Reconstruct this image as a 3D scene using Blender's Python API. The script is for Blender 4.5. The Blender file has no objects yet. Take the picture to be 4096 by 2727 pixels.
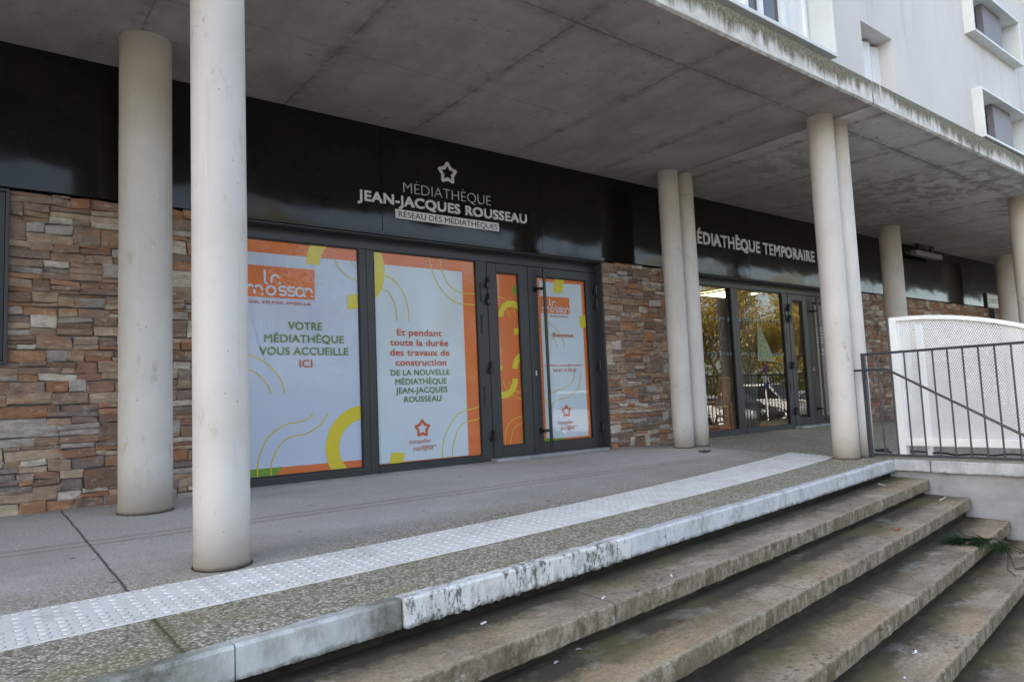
import bpy, bmesh, math, random
from mathutils import Vector, Matrix, noise as mnoise

sc = bpy.context.scene
COL = sc.collection
S, ZO = 0.72, 2.35            # survey unit -> metres; height of the lens above the ground in survey units
R = math.radians

# ------------------------------------------------------------------ camera, sky, sun, exposure
cam_d = bpy.data.cameras.new('camera')
cam = bpy.data.objects.new('camera', cam_d)
COL.objects.link(cam)
cam_d.sensor_width = 36.0
cam_d.lens = 24.68
cam_d.clip_start, cam_d.clip_end = 0.05, 1500
right = Vector((0.79121, -0.61004, -0.04294))
up = Vector((-0.01677, -0.09183, 0.99563))
fwd = Vector((0.61131, 0.78704, 0.08289))
m = Matrix((right, up, -fwd)).transposed().to_4x4()
m.translation = Vector((0, 0, S*ZO))
cam.matrix_world = m
sc.camera = cam

SUN = Vector((-0.85, 0.20, 0.44)).normalized()
world = bpy.data.worlds.new('World')
sc.world = world
world.use_nodes = True
wn = world.node_tree
wn.nodes.clear()
sky = wn.nodes.new('ShaderNodeTexSky')
sky.sky_type = 'NISHITA'
sky.sun_disc = False
sky.sun_elevation = math.asin(SUN.z)
sky.sun_rotation = math.atan2(SUN.x, SUN.y) % (2*math.pi)
sky.air_density, sky.dust_density, sky.ozone_density = 1.0, 2.5, 1.0
bg = wn.nodes.new('ShaderNodeBackground')
bg.inputs['Strength'].default_value = 0.15
wo = wn.nodes.new('ShaderNodeOutputWorld')
hs = wn.nodes.new('ShaderNodeHueSaturation'); hs.inputs['Saturation'].default_value = .70
wn.links.new(sky.outputs[0], hs.inputs['Color']); wn.links.new(hs.outputs[0], bg.inputs[0])
wn.links.new(bg.outputs[0], wo.inputs[0])

sun_d = bpy.data.lights.new('sun', 'SUN')
sun_d.energy, sun_d.angle, sun_d.color = 4.2, R(0.5), (1.0, 0.90, 0.76)
sun_o = bpy.data.objects.new('sun', sun_d)
COL.objects.link(sun_o)
sun_o.rotation_euler = SUN.to_track_quat('Z', 'Y').to_euler()
sun_o.location = (0, 0, 40)

sc.view_settings.view_transform = 'Standard'
sc.view_settings.look = 'None'
sc.view_settings.exposure = 1.9
sc.view_settings.gamma = 1.0
sc.view_settings.use_curve_mapping = False
sc.cycles.max_bounces = 8
sc.cycles.use_denoising = True
sc.cycles.denoising_input_passes = 'RGB_ALBEDO_NORMAL'
sc.cycles.denoising_prefilter = 'ACCURATE'
sc.cycles.adaptive_threshold = 0.004

# ------------------------------------------------------------------ node helpers
class NT:
    def __init__(s, name):
        s.m = bpy.data.materials.new(name)
        s.m.use_nodes = True
        s.t = s.m.node_tree
        s.t.nodes.clear()
        s.out = s.n('ShaderNodeOutputMaterial')
        s.p = s.n('ShaderNodeBsdfPrincipled')
        s.t.links.new(s.p.outputs[0], s.out.inputs[0])
        s._obj = None
    def n(s, k): return s.t.nodes.new(k)
    def link(s, a, b): s.t.links.new(a, b)
    def put(s, sock, v):
        if v is None: return
        if hasattr(v, 'is_linked') or isinstance(v, bpy.types.NodeSocket): s.link(v, sock)
        elif isinstance(v, (tuple, list)) and len(v) == 3 and sock.type == 'RGBA': sock.default_value = (*v, 1)
        else: sock.default_value = v
    def obj(s):
        if s._obj is None: s._obj = s.n('ShaderNodeTexCoord').outputs['Object']
        return s._obj
    def world(s):
        s._obj = s.n('ShaderNodeNewGeometry').outputs['Position']; return s
    def shifted(s):                         # object coordinates moved by a random amount per object
        i = s.n('ShaderNodeObjectInfo')
        mu = s.n('ShaderNodeVectorMath'); mu.operation = 'SCALE'
        mu.inputs[0].default_value = (37, 53, 71); s.link(i.outputs['Random'], mu.inputs['Scale'])
        a = s.n('ShaderNodeVectorMath'); a.operation = 'ADD'
        s.link(s.obj(), a.inputs[0]); s.link(mu.outputs[0], a.inputs[1])
        return a.outputs[0]
    def scale(s, v, xyz):
        a = s.n('ShaderNodeVectorMath'); a.operation = 'MULTIPLY'
        s.link(v, a.inputs[0]); a.inputs[1].default_value = xyz
        return a.outputs[0]
    def noise(s, sc_, det=4, rough=.6, v=None, dist=0.0):
        k = s.n('ShaderNodeTexNoise')
        k.inputs['Scale'].default_value = sc_; k.inputs['Detail'].default_value = det
        k.inputs['Roughness'].default_value = rough; k.inputs['Distortion'].default_value = dist
        s.link(v or s.obj(), k.inputs['Vector'])
        return k.outputs['Fac']
    def vor(s, sc_, v=None, out='Distance', feat='F1', rnd=1.0):
        k = s.n('ShaderNodeTexVoronoi'); k.feature = feat
        k.inputs['Scale'].default_value = sc_; k.inputs['Randomness'].default_value = rnd
        s.link(v or s.obj(), k.inputs['Vector'])
        return k.outputs[out]
    def math(s, op, a, b=None, c=None, clamp=False):
        k = s.n('ShaderNodeMath'); k.operation = op; k.use_clamp = clamp
        s.put(k.inputs[0], a); s.put(k.inputs[1], b); s.put(k.inputs[2], c)
        return k.outputs[0]
    def map(s, v, a, b, c=0.0, d=1.0, smooth=False):
        k = s.n('ShaderNodeMapRange'); k.clamp = True
        if smooth: k.interpolation_type = 'SMOOTHSTEP'
        s.put(k.inputs['Value'], v)
        for nme, x in (('From Min', a), ('From Max', b), ('To Min', c), ('To Max', d)): k.inputs[nme].default_value = x
        return k.outputs['Result']
    def sep(s, v):
        k = s.n('ShaderNodeSeparateXYZ'); s.link(v, k.inputs[0]); return k.outputs
    def comb(s, x, y, z):
        k = s.n('ShaderNodeCombineXYZ')
        for i, q in enumerate((x, y, z)): s.put(k.inputs[i], q)
        return k.outputs[0]
    def mix(s, f, a, b, mode='MIX'):
        k = s.n('ShaderNodeMix'); k.data_type = 'RGBA'; k.blend_type = mode
        s.put(k.inputs[0], f); s.put(k.inputs[6], a); s.put(k.inputs[7], b)
        return k.outputs[2]
    def ramp(s, f, stops, const=False):
        k = s.n('ShaderNodeValToRGB'); e = k.color_ramp.elements
        if const: k.color_ramp.interpolation = 'CONSTANT'
        while len(e) < len(stops): e.new(0.5)
        for q, (p, c) in zip(e, stops): q.position = p; q.color = (*c, 1)
        s.link(f, k.inputs[0])
        return k.outputs[0]
    def bump(s, h, st=.3, dist=.01):
        k = s.n('ShaderNodeBump'); k.inputs['Strength'].default_value = st; k.inputs['Distance'].default_value = dist
        s.link(h, k.inputs['Height']); s.link(k.outputs[0], s.p.inputs['Normal'])
    def fin(s, col, rough=.6, metal=0.0, spec=.5, coat=None):
        s.put(s.p.inputs['Base Color'], col); s.put(s.p.inputs['Roughness'], rough)
        s.put(s.p.inputs['Metallic'], metal); s.put(s.p.inputs['Specular IOR Level'], spec)
        if coat: s.p.inputs['Coat Weight'].default_value = coat[0]; s.p.inputs['Coat Roughness'].default_value = coat[1]
        return s.m

def plain(name, col, rough=.5, metal=0.0, var=.12, vs=6.0, spec=.5, coat=None, bump=0.0):
    q = NT(name)
    f = q.noise(vs, 5, .65, q.shifted())
    c = q.mix(q.map(f, .3, .7), tuple(x*(1-var) for x in col), tuple(min(1, x*(1+var)) for x in col))
    if bump: q.bump(q.noise(vs*12, 3), bump, .004)
    return q.fin(c, rough, metal, spec, coat)

M = {}
# ---- column concrete: cream, little pits and rubs
q = NT('cream_concrete'); v = q.shifted()
base = q.mix(q.map(q.noise(1.3, 5, .6, v), .35, .7), (.53, .505, .47), (.64, .62, .595))
base = q.mix(q.map(q.noise(.55, 3, .6, q.scale(v, (1, 1, .6))), .50, .72, 0, .55), base, (.50, .42, .33))
st = q.noise(7, 6, .75, q.scale(v, (1, 1, .5)))
base = q.mix(q.map(st, .60, .74, 0, .6), base, (.22, .18, .13))
base = q.mix(q.math('MULTIPLY', q.map(q.noise(2.6, 7, .8, q.scale(v, (1, 1, .35))), .60, .70), .35), base, (.33, .27, .20))
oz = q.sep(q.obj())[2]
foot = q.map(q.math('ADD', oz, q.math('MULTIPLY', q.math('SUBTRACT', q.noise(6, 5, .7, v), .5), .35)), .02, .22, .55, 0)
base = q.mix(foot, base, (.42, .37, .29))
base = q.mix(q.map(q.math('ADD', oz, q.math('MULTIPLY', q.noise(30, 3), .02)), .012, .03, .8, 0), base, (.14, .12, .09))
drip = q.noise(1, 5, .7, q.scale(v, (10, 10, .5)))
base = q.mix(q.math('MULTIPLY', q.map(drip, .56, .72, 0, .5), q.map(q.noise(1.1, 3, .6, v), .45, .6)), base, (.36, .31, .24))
head = q.map(q.math('ADD', oz, q.math('MULTIPLY', q.math('SUBTRACT', q.noise(2.2, 5, .65, v), .5), 1.6)), 2.5, 3.3, 0, .6)  # warm bounced light painted as a tan tint towards the top
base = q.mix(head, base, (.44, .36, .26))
seamz = q.math('ABSOLUTE', q.math('SUBTRACT', q.math('ADD', oz, q.math('MULTIPLY', q.math('SUBTRACT', q.noise(3, 3, .6, v), .5), .03)), 3.13))
base = q.mix(q.math('MULTIPLY', q.map(seamz, .002, .010, .5, 0), q.map(q.noise(3, 3, .6, v), .56, .66)), base, (.16, .12, .08))
pit = q.vor(17, v)
base = q.mix(q.math('MULTIPLY', q.map(pit, .05, .10, 1, 0), q.map(q.noise(3, 2, .5, v), .45, .6, 0, .85)), base, (.10, .085, .07))
q.bump(q.noise(22, 4, .6, v), .12, .006)
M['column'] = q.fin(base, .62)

# ---- soffit: board-marked grey concrete, joints, damp blotches
q = NT('soffit_concrete').world(); o = q.sep(q.obj())
big = q.noise(.8, 6, .65)
base = q.ramp(big, [(.28, (.25, .225, .205)), (.5, (.35, .32, .295)), (.72, (.43, .40, .37))])
base = q.mix(q.map(q.noise(5, 6, .7, q.scale(q.obj(), (1, .45, 1))), .42, .75, 0, .45), base, (.17, .15, .135))
lz = q.math('MULTIPLY', q.map(q.math('ADD', o[1], q.math('MULTIPLY', q.noise(1.2, 4, .6), 1.2)), 4.1, 5.6, 1, 0), q.map(o[0], 7.0, 7.06))
base = q.mix(q.math('MULTIPLY', lz, .85), base, q.mix(q.noise(9, 6, .75), (.58, .57, .58), (.80, .80, .82)))
blot = q.math('MULTIPLY', q.map(q.noise(5.2, 5, .6, q.scale(q.obj(), (.7, 1.2, 1)), .5), .47, .55), q.map(o[0], 6.9, 8.0))
blot = q.math('MULTIPLY', blot, q.map(q.noise(.5, 2), .42, .55))
base = q.mix(q.math('MULTIPLY', blot, .75), base, (.24, .225, .215))
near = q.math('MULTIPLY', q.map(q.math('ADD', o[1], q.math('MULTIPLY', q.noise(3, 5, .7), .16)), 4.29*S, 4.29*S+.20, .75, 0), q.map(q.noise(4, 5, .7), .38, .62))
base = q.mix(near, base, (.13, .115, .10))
def line(coord, at, w):                      # dark joint, broken by noise
    d = q.math('ABSOLUTE', q.math('SUBTRACT', coord, at))
    return q.map(q.math('ADD', d, q.math('MULTIPLY', q.math('SUBTRACT', q.noise(25, 3), .5), w*.9)), w*.35, w, 1, 0)
lx = q.math('ADD', o[0], q.math('MULTIPLY', q.math('SUBTRACT', q.noise(2, 2), .5), .03))
xs = q.math('PINGPONG', q.math('SUBTRACT', lx, 1.30*S), .89*S)
jl = q.map(q.math('ADD', xs, q.math('MULTIPLY', q.math('SUBTRACT', q.noise(30, 3), .5), .010)), .001, .011, 1, 0)
jl = q.math('MULTIPLY', jl, q.map(q.noise(2.2, 3), .35, .6, .25, 1))
jy = line(o[1], 4.945*S, .014); jy2 = line(o[1], 6.75*S, .010)
j = q.math('MAXIMUM', jl, q.math('MAXIMUM', jy, q.math('MULTIPLY', jy2, .5)))
j = q.math('MULTIPLY', j, q.map(q.noise(1.7, 4, .7), .36, .58, .15, 1))
base = q.mix(q.math('MULTIPLY', j, .8), base, (.06, .048, .04))
yd = q.math('MINIMUM', q.math('ABSOLUTE', q.math('SUBTRACT', o[1], 4.945*S)), xs)
halo = q.math('MULTIPLY', q.map(yd, 0, .11, .8, 0), q.map(q.noise(7, 6, .75), .42, .62))
base = q.mix(halo, base, (.13, .10, .08))
tie = q.vor(1.55, q.obj(), 'Distance', 'F1', .35)
tie = q.map(tie, .018, .034, 1, 0)
base = q.mix(q.math('MULTIPLY', tie, .8), base, (.05, .045, .04))
spot = q.math('MULTIPLY', q.map(q.noise(20, 4, .65, q.scale(q.obj(), (.5, 1, 1))), .62, .72), q.map(q.noise(1.6, 3), .42, .62, .15, .85))
base = q.mix(spot, base, (.08, .065, .055))
rust = q.math('MULTIPLY', q.map(q.noise(9, 4, .6, q.scale(q.obj(), (.25, 1.6, 1))), .64, .74), q.map(q.noise(.7, 2), .5, .62, 0, .6))
base = q.mix(rust, base, (.30, .12, .09))
q.bump(q.noise(14, 6, .7), .22, .01)
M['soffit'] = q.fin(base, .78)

# ---- slab edge: white paint with moss running down from the top
q = NT('mossy_white_edge').world(); o = q.sep(q.obj())
zrel = q.map(o[2], (3.80+ZO)*S, (4.143+ZO)*S)
streak = q.noise(1, 5, .7, q.comb(q.math('MULTIPLY', o[0], 13), q.math('MULTIPLY', o[1], 13), q.math('MULTIPLY', o[2], 1.3)))
patch = q.noise(.9, 4, .6)
amt = q.math('ADD', zrel, q.math('ADD', q.math('MULTIPLY', q.math('SUBTRACT', streak, .5), 1.5), q.math('MULTIPLY', q.math('SUBTRACT', patch, .5), 2.2)))
msk = q.math('MULTIPLY', q.map(amt, .27, .66), q.map(q.noise(32, 4, .75), .25, .55, .62, 1))
wht = q.mix(q.map(q.noise(11, 5, .7), .35, .7), (.52, .50, .46), (.72, .71, .69))
wht = q.mix(q.map(q.noise(45, 3, .7), .63, .74, 0, .5), wht, (.22, .21, .18))
moss = q.mix(q.noise(24, 4, .7), (.050, .040, .011), (.135, .112, .040))
base = q.mix(q.math('MULTIPLY', msk, .95), wht, moss)
low = q.math('MULTIPLY', q.map(zrel, .0, .12, 1, 0), q.map(q.noise(9, 4, .7), .35, .65))
base = q.mix(q.math('MULTIPLY', low, .75), base, (.09, .085, .06))
q.bump(q.noise(40, 5, .75), .35, .012)
M['edge'] = q.fin(base, .8)

# ---- upper wall render
q = NT('pale_render').world()
c = q.mix(q.map(q.noise(.6, 5, .6, q.scale(q.obj(), (1, 1, .5))), .35, .7), (.60, .58, .575), (.68, .665, .66))
c = q.mix(q.map(q.noise(2, 6, .75, q.scale(q.obj(), (2, 2, .3))), .54, .72, 0, .38), c, (.38, .355, .33))
c = q.mix(q.map(q.noise(26, 5, .8), .55, .72, 0, .3), c, (.66, .64, .63))
q.bump(q.noise(120, 3, .6), .25, .004)
M['render'] = q.fin(c, .85)

M['box_metal'] = plain('pale_window_metal', (.60, .625, .62), .4, 0, .07, 3)
M['white_metal'] = plain('white_lacquered_metal', (.80, .83, .84), .35, 0, .04, 3)
M['pvc'] = plain('white_pvc', (.76, .78, .80), .4, 0, .03, 5)
M['shutter'] = plain('mauve_grey_shutter', (.165, .145, .155), .5, 0, .08, 4)
M['dark_glass'] = plain('dark_glass', (.02, .024, .03), .06, 0, .1, 1, .8)

# ---- black fascia: satin sheet metal, slightly wavy so reflections wobble
q = NT('black_fascia')
c = q.mix(q.map(q.noise(2, 5, .6), .35, .7), (.0085, .0082, .008), (.014, .0135, .013))
sm = q.noise(5, 5, .65)
q.bump(q.noise(1.7, 1.5, .45, q.scale(q.obj(), (1.0, 1, 1.1))), .16, .05)
M['fascia'] = q.fin(c, q.map(sm, .3, .7, .06, .11), 0, .36)
M['frame'] = plain('anthracite_aluminium', (.036, .040, .046), .38, .0, .14, 3, .5)
M['gasket'] = plain('black_rubber', (.010, .010, .010), .5, 0, .1, 9)
M['black_metal'] = plain('black_metal', (.012, .012, .013), .3, .0, .1, 9)

# ---- terrace: exposed aggregate, grey in the middle, mossy gravel near the edge
def kerb_d(q, o):                             # distance behind the curved kerb line, survey units
    xu = q.math('DIVIDE', o[0], S); yu = q.math('DIVIDE', o[1], S)
    k = q.math('ADD', q.math('ADD', 3.15, q.math('MULTIPLY', xu, .105)), q.math('MULTIPLY', q.math('MULTIPLY', xu, xu), .0022))
    return q.math('SUBTRACT', yu, k), xu, yu
q = NT('exposed_aggregate'); o = q.sep(q.obj())
d, xu, yu = kerb_d(q, o)
grav = q.map(q.math('ADD', d, q.math('MULTIPLY', q.math('SUBTRACT', q.noise(1.2, 4), .5), 1.6)), 1.2, 2.3, 1, 0)
grav = q.math('MAXIMUM', grav, q.map(xu, 9.66, 9.8))
peb = q.vor(80, None, 'Color'); pb = q.n('ShaderNodeSeparateColor'); q.link(peb, pb.inputs[0]); pv = pb.outputs[0]
edge = q.map(q.vor(80), .2, .6, 0, 1)
stone = q.ramp(pv, [(.0, (.21, .18, .12)), (.3, (.42, .38, .29)), (.7, (.60, .55, .45)), (1, (.84, .80, .70))])
stone = q.mix(q.math('MULTIPLY', edge, .62), stone, (.07, .062, .045))
stone = q.mix(q.map(q.noise(2.5, 5, .65), .47, .7, 0, .5), stone, (.22, .205, .08))
fine = q.ramp(q.noise(95, 4, .85), [(.34, (.33, .305, .29)), (.5, (.56, .53, .505)), (.66, (.80, .765, .735))])
fine = q.mix(q.map(q.noise(1.1, 6, .65), .4, .7, 0, .4), fine, (.42, .385, .355))
brn = q.math('MULTIPLY', q.map(xu, 8.9, 9.9), q.map(q.noise(1.0, 4), .36, .55, .35, .9))
fine = q.mix(q.math('MULTIPLY', brn, .8), fine, (.25, .205, .15))
base = q.mix(grav, fine, stone)
for y0 in (6.30, 6.47):                       # two long rusty traces
    dd = q.math('ABSOLUTE', q.math('SUBTRACT', yu, y0))
    mk = q.math('MULTIPLY', q.map(q.math('ADD', dd, q.math('MULTIPLY', q.math('SUBTRACT', q.noise(14, 4, .7), .5), .10)), .01, .06, 1, 0), .55)
    base = q.mix(mk, base, (.34, .235, .19))
gum = q.vor(2.6, q.scale(q.obj(), (1, 1, 0)))
base = q.mix(q.math('MULTIPLY', q.map(q.math('ADD', gum, q.math('MULTIPLY', q.noise(30, 2), .06)), .075, .095, 1, 0), .65), base, (.07, .065, .065))
base = q.mix(q.math('MULTIPLY', q.map(q.math('ADD', q.vor(6, q.scale(q.obj(), (1, 1, 0))), q.math('MULTIPLY', q.noise(60, 2), .04)), .085, .105, .75, 0), q.map(q.noise(1.4, 3), .42, .58)), base, (.10, .095, .095))
for x0 in (.75, 9.745):                       # cast joints across the terrace
    dd = q.math('ABSOLUTE', q.math('SUBTRACT', q.math('ADD', xu, q.math('MULTIPLY', q.math('SUBTRACT', q.noise(4, 3), .5), .03)), x0))
    base = q.mix(q.map(dd, .004, .013, .9, 0), base, (.045, .042, .03))
    mossj = q.math('MULTIPLY', q.map(dd, .01, .06, .8, 0), q.math('MULTIPLY', q.map(d, .7, 1.0, 1, 0), q.map(q.noise(30, 4, .7), .4, .6)))
    base = q.mix(mossj, base, (.08, .10, .02))
worn = q.map(q.noise(.55, 6, .7, q.scale(q.obj(), (.6, 1.4, 1))), .50, .66, 0, .35)
base = q.mix(q.math('MULTIPLY', worn, q.math('SUBTRACT', 1.0, grav)), base, (.27, .245, .225))
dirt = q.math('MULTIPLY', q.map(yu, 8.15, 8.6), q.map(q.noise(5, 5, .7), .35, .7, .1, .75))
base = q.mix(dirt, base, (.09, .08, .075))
h = q.math('ADD', q.math('MULTIPLY', q.math('SUBTRACT', 1.0, edge), q.math('MULTIPLY', grav, 1.0)), q.math('MULTIPLY', q.noise(140, 3, .8), .35))
q.bump(h, .55, .006)
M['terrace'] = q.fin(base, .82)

# ---- kerb: old white paint, peeling and stained
def kerb_mat(name, peel, cola, colb, dark, zone=None):
    q = NT(name); o = q.sep(q.obj())
    vv = q.comb(q.math('MULTIPLY', o[0], 1.0), q.math('MULTIPLY', o[1], 1.0), q.math('MULTIPLY', o[2], .55))
    c = q.mix(q.map(q.noise(9, 6, .7, vv), .32, .68), cola, colb)
    run = q.noise(1, 6, .75, q.comb(q.math('MULTIPLY', o[0], 8), q.math('MULTIPLY', o[1], 8), q.math('MULTIPLY', o[2], 4.5)))
    c = q.mix(q.map(run, .50, .70, 0, .75), c, (.24, .235, .20))
    ch = q.noise(34, 6, .82, q.scale(q.obj(), (1, 1, .5)))
    reg = q.noise(2.4, 4, .7)
    pm = q.map(q.math('ADD', ch, q.math('MULTIPLY', q.math('SUBTRACT', reg, .5), .55)), .66-peel, .74-peel)
    c = q.mix(q.math('MULTIPLY', pm, .9), c, (.075, .07, .05))
    dk = q.map(q.noise(1.25, 4, .7, q.scale(q.obj(), (1, 1, .2))), .60, .68, 0, dark)
    c = q.mix(dk, c, (.075, .075, .05))
    if zone:                                  # a mossy length with a ragged end
        zx = q.math('ADD', q.math('DIVIDE', o[0], S), q.math('MULTIPLY', q.math('SUBTRACT', q.noise(7, 5, .75, q.scale(q.obj(), (1, 1, .4))), .5), zone[3]))
        zm = q.math('MULTIPLY', q.map(zx, zone[0], zone[1]), q.map(q.noise(20, 6, .8), .30, .62, .35, 1))
        c = q.mix(q.math('MULTIPLY', zm, zone[2]), c, q.mix(q.noise(30, 4, .7), (.04, .04, .022), (.16, .155, .10)))
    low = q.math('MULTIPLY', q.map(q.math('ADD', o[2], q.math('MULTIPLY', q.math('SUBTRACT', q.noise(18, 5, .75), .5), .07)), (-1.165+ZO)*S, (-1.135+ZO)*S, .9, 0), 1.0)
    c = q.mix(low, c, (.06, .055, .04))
    q.bump(q.noise(38, 6, .8), .4, .012)
    return q.fin(c, .75)
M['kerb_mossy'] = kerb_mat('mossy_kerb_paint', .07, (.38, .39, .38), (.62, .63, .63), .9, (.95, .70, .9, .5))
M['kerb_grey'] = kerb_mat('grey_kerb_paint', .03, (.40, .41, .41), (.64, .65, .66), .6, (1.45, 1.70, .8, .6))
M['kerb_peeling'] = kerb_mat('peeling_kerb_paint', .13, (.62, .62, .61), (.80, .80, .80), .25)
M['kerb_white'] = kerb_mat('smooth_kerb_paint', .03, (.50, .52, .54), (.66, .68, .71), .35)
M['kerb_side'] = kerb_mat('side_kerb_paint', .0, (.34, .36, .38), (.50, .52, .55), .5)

# ---- steps: weathered tan concrete, lichen dots, moss on the nosing, damp and nosing shade painted at the back
q = NT('weathered_step'); o = q.sep(q.obj()); v = q.shifted()
at = q.n('ShaderNodeAttribute'); at.attribute_name = 'across'; ac = at.outputs['Fac']
c = q.ramp(q.noise(1.9, 7, .7, v), [(.30, (.135, .105, .072)), (.42, (.27, .22, .165)), (.55, (.38, .32, .25)), (.68, (.54, .485, .40))])
c = q.mix(q.map(q.noise(.8, 4, .6, v), .46, .62, 0, .7), c, (.47, .34, .20))
c = q.mix(q.map(q.noise(55, 5, .85), .44, .62, 0, .6), c, (.11, .09, .065))
c = q.mix(q.map(q.noise(48, 5, .85, v), .57, .66, 0, .7), c, (.60, .545, .46))
c = q.mix(q.map(q.noise(11, 7, .8, v), .54, .66, 0, .5), c, (.20, .165, .12))
fac = q.map(ac, -.004, -.001, 1, 0)          # the vertical face
streak = q.noise(1, 7, .8, q.comb(q.math('MULTIPLY', o[0], 15), q.math('MULTIPLY', o[1], 15), q.math('MULTIPLY', o[2], 8)))
fc = q.mix(q.map(streak, .37, .60), (.40, .355, .275), (.12, .098, .055))
fc = q.mix(q.map(q.noise(2.2, 6, .78, v), .5, .62, 0, .75), fc, (.13, .105, .055))
fc = q.mix(q.map(q.noise(4.5, 6, .78, v), .60, .66, 0, .8), fc, (.50, .48, .45))
fc = q.mix(q.map(q.noise(42, 5, .85, v), .52, .64, 0, .7), fc, (.085, .07, .045))
fc = q.mix(q.map(q.vor(30, v), .10, .22, .55, 0), fc, (.05, .042, .03))
c = q.mix(fac, c, fc)
dots = q.math('MULTIPLY', q.map(q.math('ADD', q.vor(21, v), q.math('MULTIPLY', q.noise(50, 3), .25)), .34, .46, 1, 0), q.map(q.noise(1.1, 3, .6, v), .47, .60))
c = q.mix(q.math('MULTIPLY', dots, q.math('MULTIPLY', q.math('SUBTRACT', 1.0, fac), .7)), c, (.07, .065, .055))
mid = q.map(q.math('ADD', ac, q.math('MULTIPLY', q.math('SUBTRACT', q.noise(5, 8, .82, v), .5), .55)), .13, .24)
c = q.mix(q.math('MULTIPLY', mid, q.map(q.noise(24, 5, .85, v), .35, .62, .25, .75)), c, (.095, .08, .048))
bk = q.map(q.math('ADD', ac, q.math('MULTIPLY', q.math('SUBTRACT', q.noise(6, 8, .82, v), .5), .34)), .24, .33)  # near-black tread back: damp plus painted shade of the nosing above
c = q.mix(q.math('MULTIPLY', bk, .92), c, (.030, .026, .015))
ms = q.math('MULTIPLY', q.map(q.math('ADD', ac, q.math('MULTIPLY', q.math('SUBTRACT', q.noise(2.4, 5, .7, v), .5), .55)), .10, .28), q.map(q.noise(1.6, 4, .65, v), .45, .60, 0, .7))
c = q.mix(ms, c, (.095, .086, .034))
wet = q.math('MULTIPLY', q.map(q.noise(2.3, 5, .6, q.scale(v, (1, 1.6, 1))), .60, .72), q.map(ac, .16, .26))
c = q.mix(q.math('MULTIPLY', wet, .38), c, (.38, .37, .36))
ri = q.n('ShaderNodeObjectInfo').outputs['Random']
jx = q.math('PINGPONG', q.math('ADD', q.math('ADD', o[0], q.math('MULTIPLY', ri, 9.0)), q.math('MULTIPLY', q.math('SUBTRACT', q.noise(20, 3), .5), .02)), 1.35)
c = q.mix(q.map(jx, .002, .006, .85, 0), c, (.05, .045, .03))
ed = q.math('MULTIPLY', q.math('MULTIPLY', q.map(ac, -.001, .004), q.map(ac, .012, .03, 1, 0)), q.map(q.noise(14, 4, .7), .42, .6))
c = q.mix(q.math('MULTIPLY', ed, .6), c, (.46, .40, .34))
q.bump(q.math('ADD', q.noise(30, 7, .75), q.math('MULTIPLY', q.noise(6, 4), 1.2)), .42, .014)
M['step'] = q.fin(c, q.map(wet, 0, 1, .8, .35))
M['riser'] = plain('dark_riser', (.035, .031, .022), .85, 0, .5, 9, .3, None, .5)  # near-black tone for risers, kerb underside, column joints and tape marks

# ---- tactile paving
q = NT('white_tactile_paint')
c = q.mix(q.map(q.noise(6, 6, .7), .35, .7), (.68, .66, .64), (.82, .81, .80))
c = q.mix(q.map(q.noise(19, 5, .75), .58, .74, 0, .55), c, (.33, .31, .28))
c = q.mix(q.map(q.noise(1.8, 6, .7), .54, .68, 0, .55), c, (.40, .385, .35))
q.bump(q.noise(70, 4, .7), .25, .004)
M['tactile'] = q.fin(c, .75, 0, .25)

# ---- ledgestone
q = NT('ledgestone')
g = q.n('ShaderNodeNewGeometry').outputs['Random Per Island']
c = q.ramp(g, [(.0, (.24, .155, .115)), (.08, (.36, .24, .165)), (.16, (.44, .31, .22)), (.24, (.29, .215, .175)), (.32, (.50, .38, .28)), (.40, (.34, .25, .19)),
               (.48, (.42, .20, .11)), (.55, (.36, .21, .155)), (.61, (.42, .385, .35)), (.68, (.57, .46, .34)), (.74, (.27, .225, .20)), (.80, (.47, .25, .14)), (.86, (.68, .61, .53)), (.93, (.50, .46, .43))], True)
w = q.scale(q.obj(), (1, 1, 2.2))
c = q.mix(q.map(q.noise(8, 7, .75, w), .38, .62, 0, .85), c, q.mix(.62, c, (.085, .055, .04)))
c = q.mix(q.map(q.noise(13, 7, .82, q.scale(q.shifted(), (1, 1, 2.0))), .54, .68, 0, .7), c, (.66, .55, .44))
c = q.mix(q.map(q.noise(6, 5, .7, w), .55, .68, 0, .65), c, (.38, .16, .06))
q.bump(q.math('ADD', q.noise(30, 6, .7, w), q.math('MULTIPLY', q.noise(95, 3), .4)), .7, .012)
M['stone'] = q.fin(c, .8, 0, .35)
M['mortar'] = plain('grey_mortar', (.16, .15, .145), .9, 0, .3, 8)

M['rail'] = plain('grey_painted_steel', (.038, .040, .047), .42, 0, .18, 8)
M['cable'] = plain('black_cable', (.012, .012, .012), .5, 0, .1, 9)
M['wall_base'] = None
q = NT('stained_grey_wall'); o = q.sep(q.obj())
c = q.mix(q.map(q.noise(2.2, 6, .65, q.scale(q.obj(), (1, .6, 1.3))), .35, .7), (.235, .24, .25), (.40, .41, .43))
c = q.mix(q.map(q.noise(5, 5, .7), .56, .72, 0, .5), c, (.15, .14, .12))
q.bump(q.noise(35, 5, .7), .3, .01)
M['side_wall'] = q.fin(c, .8)

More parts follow.
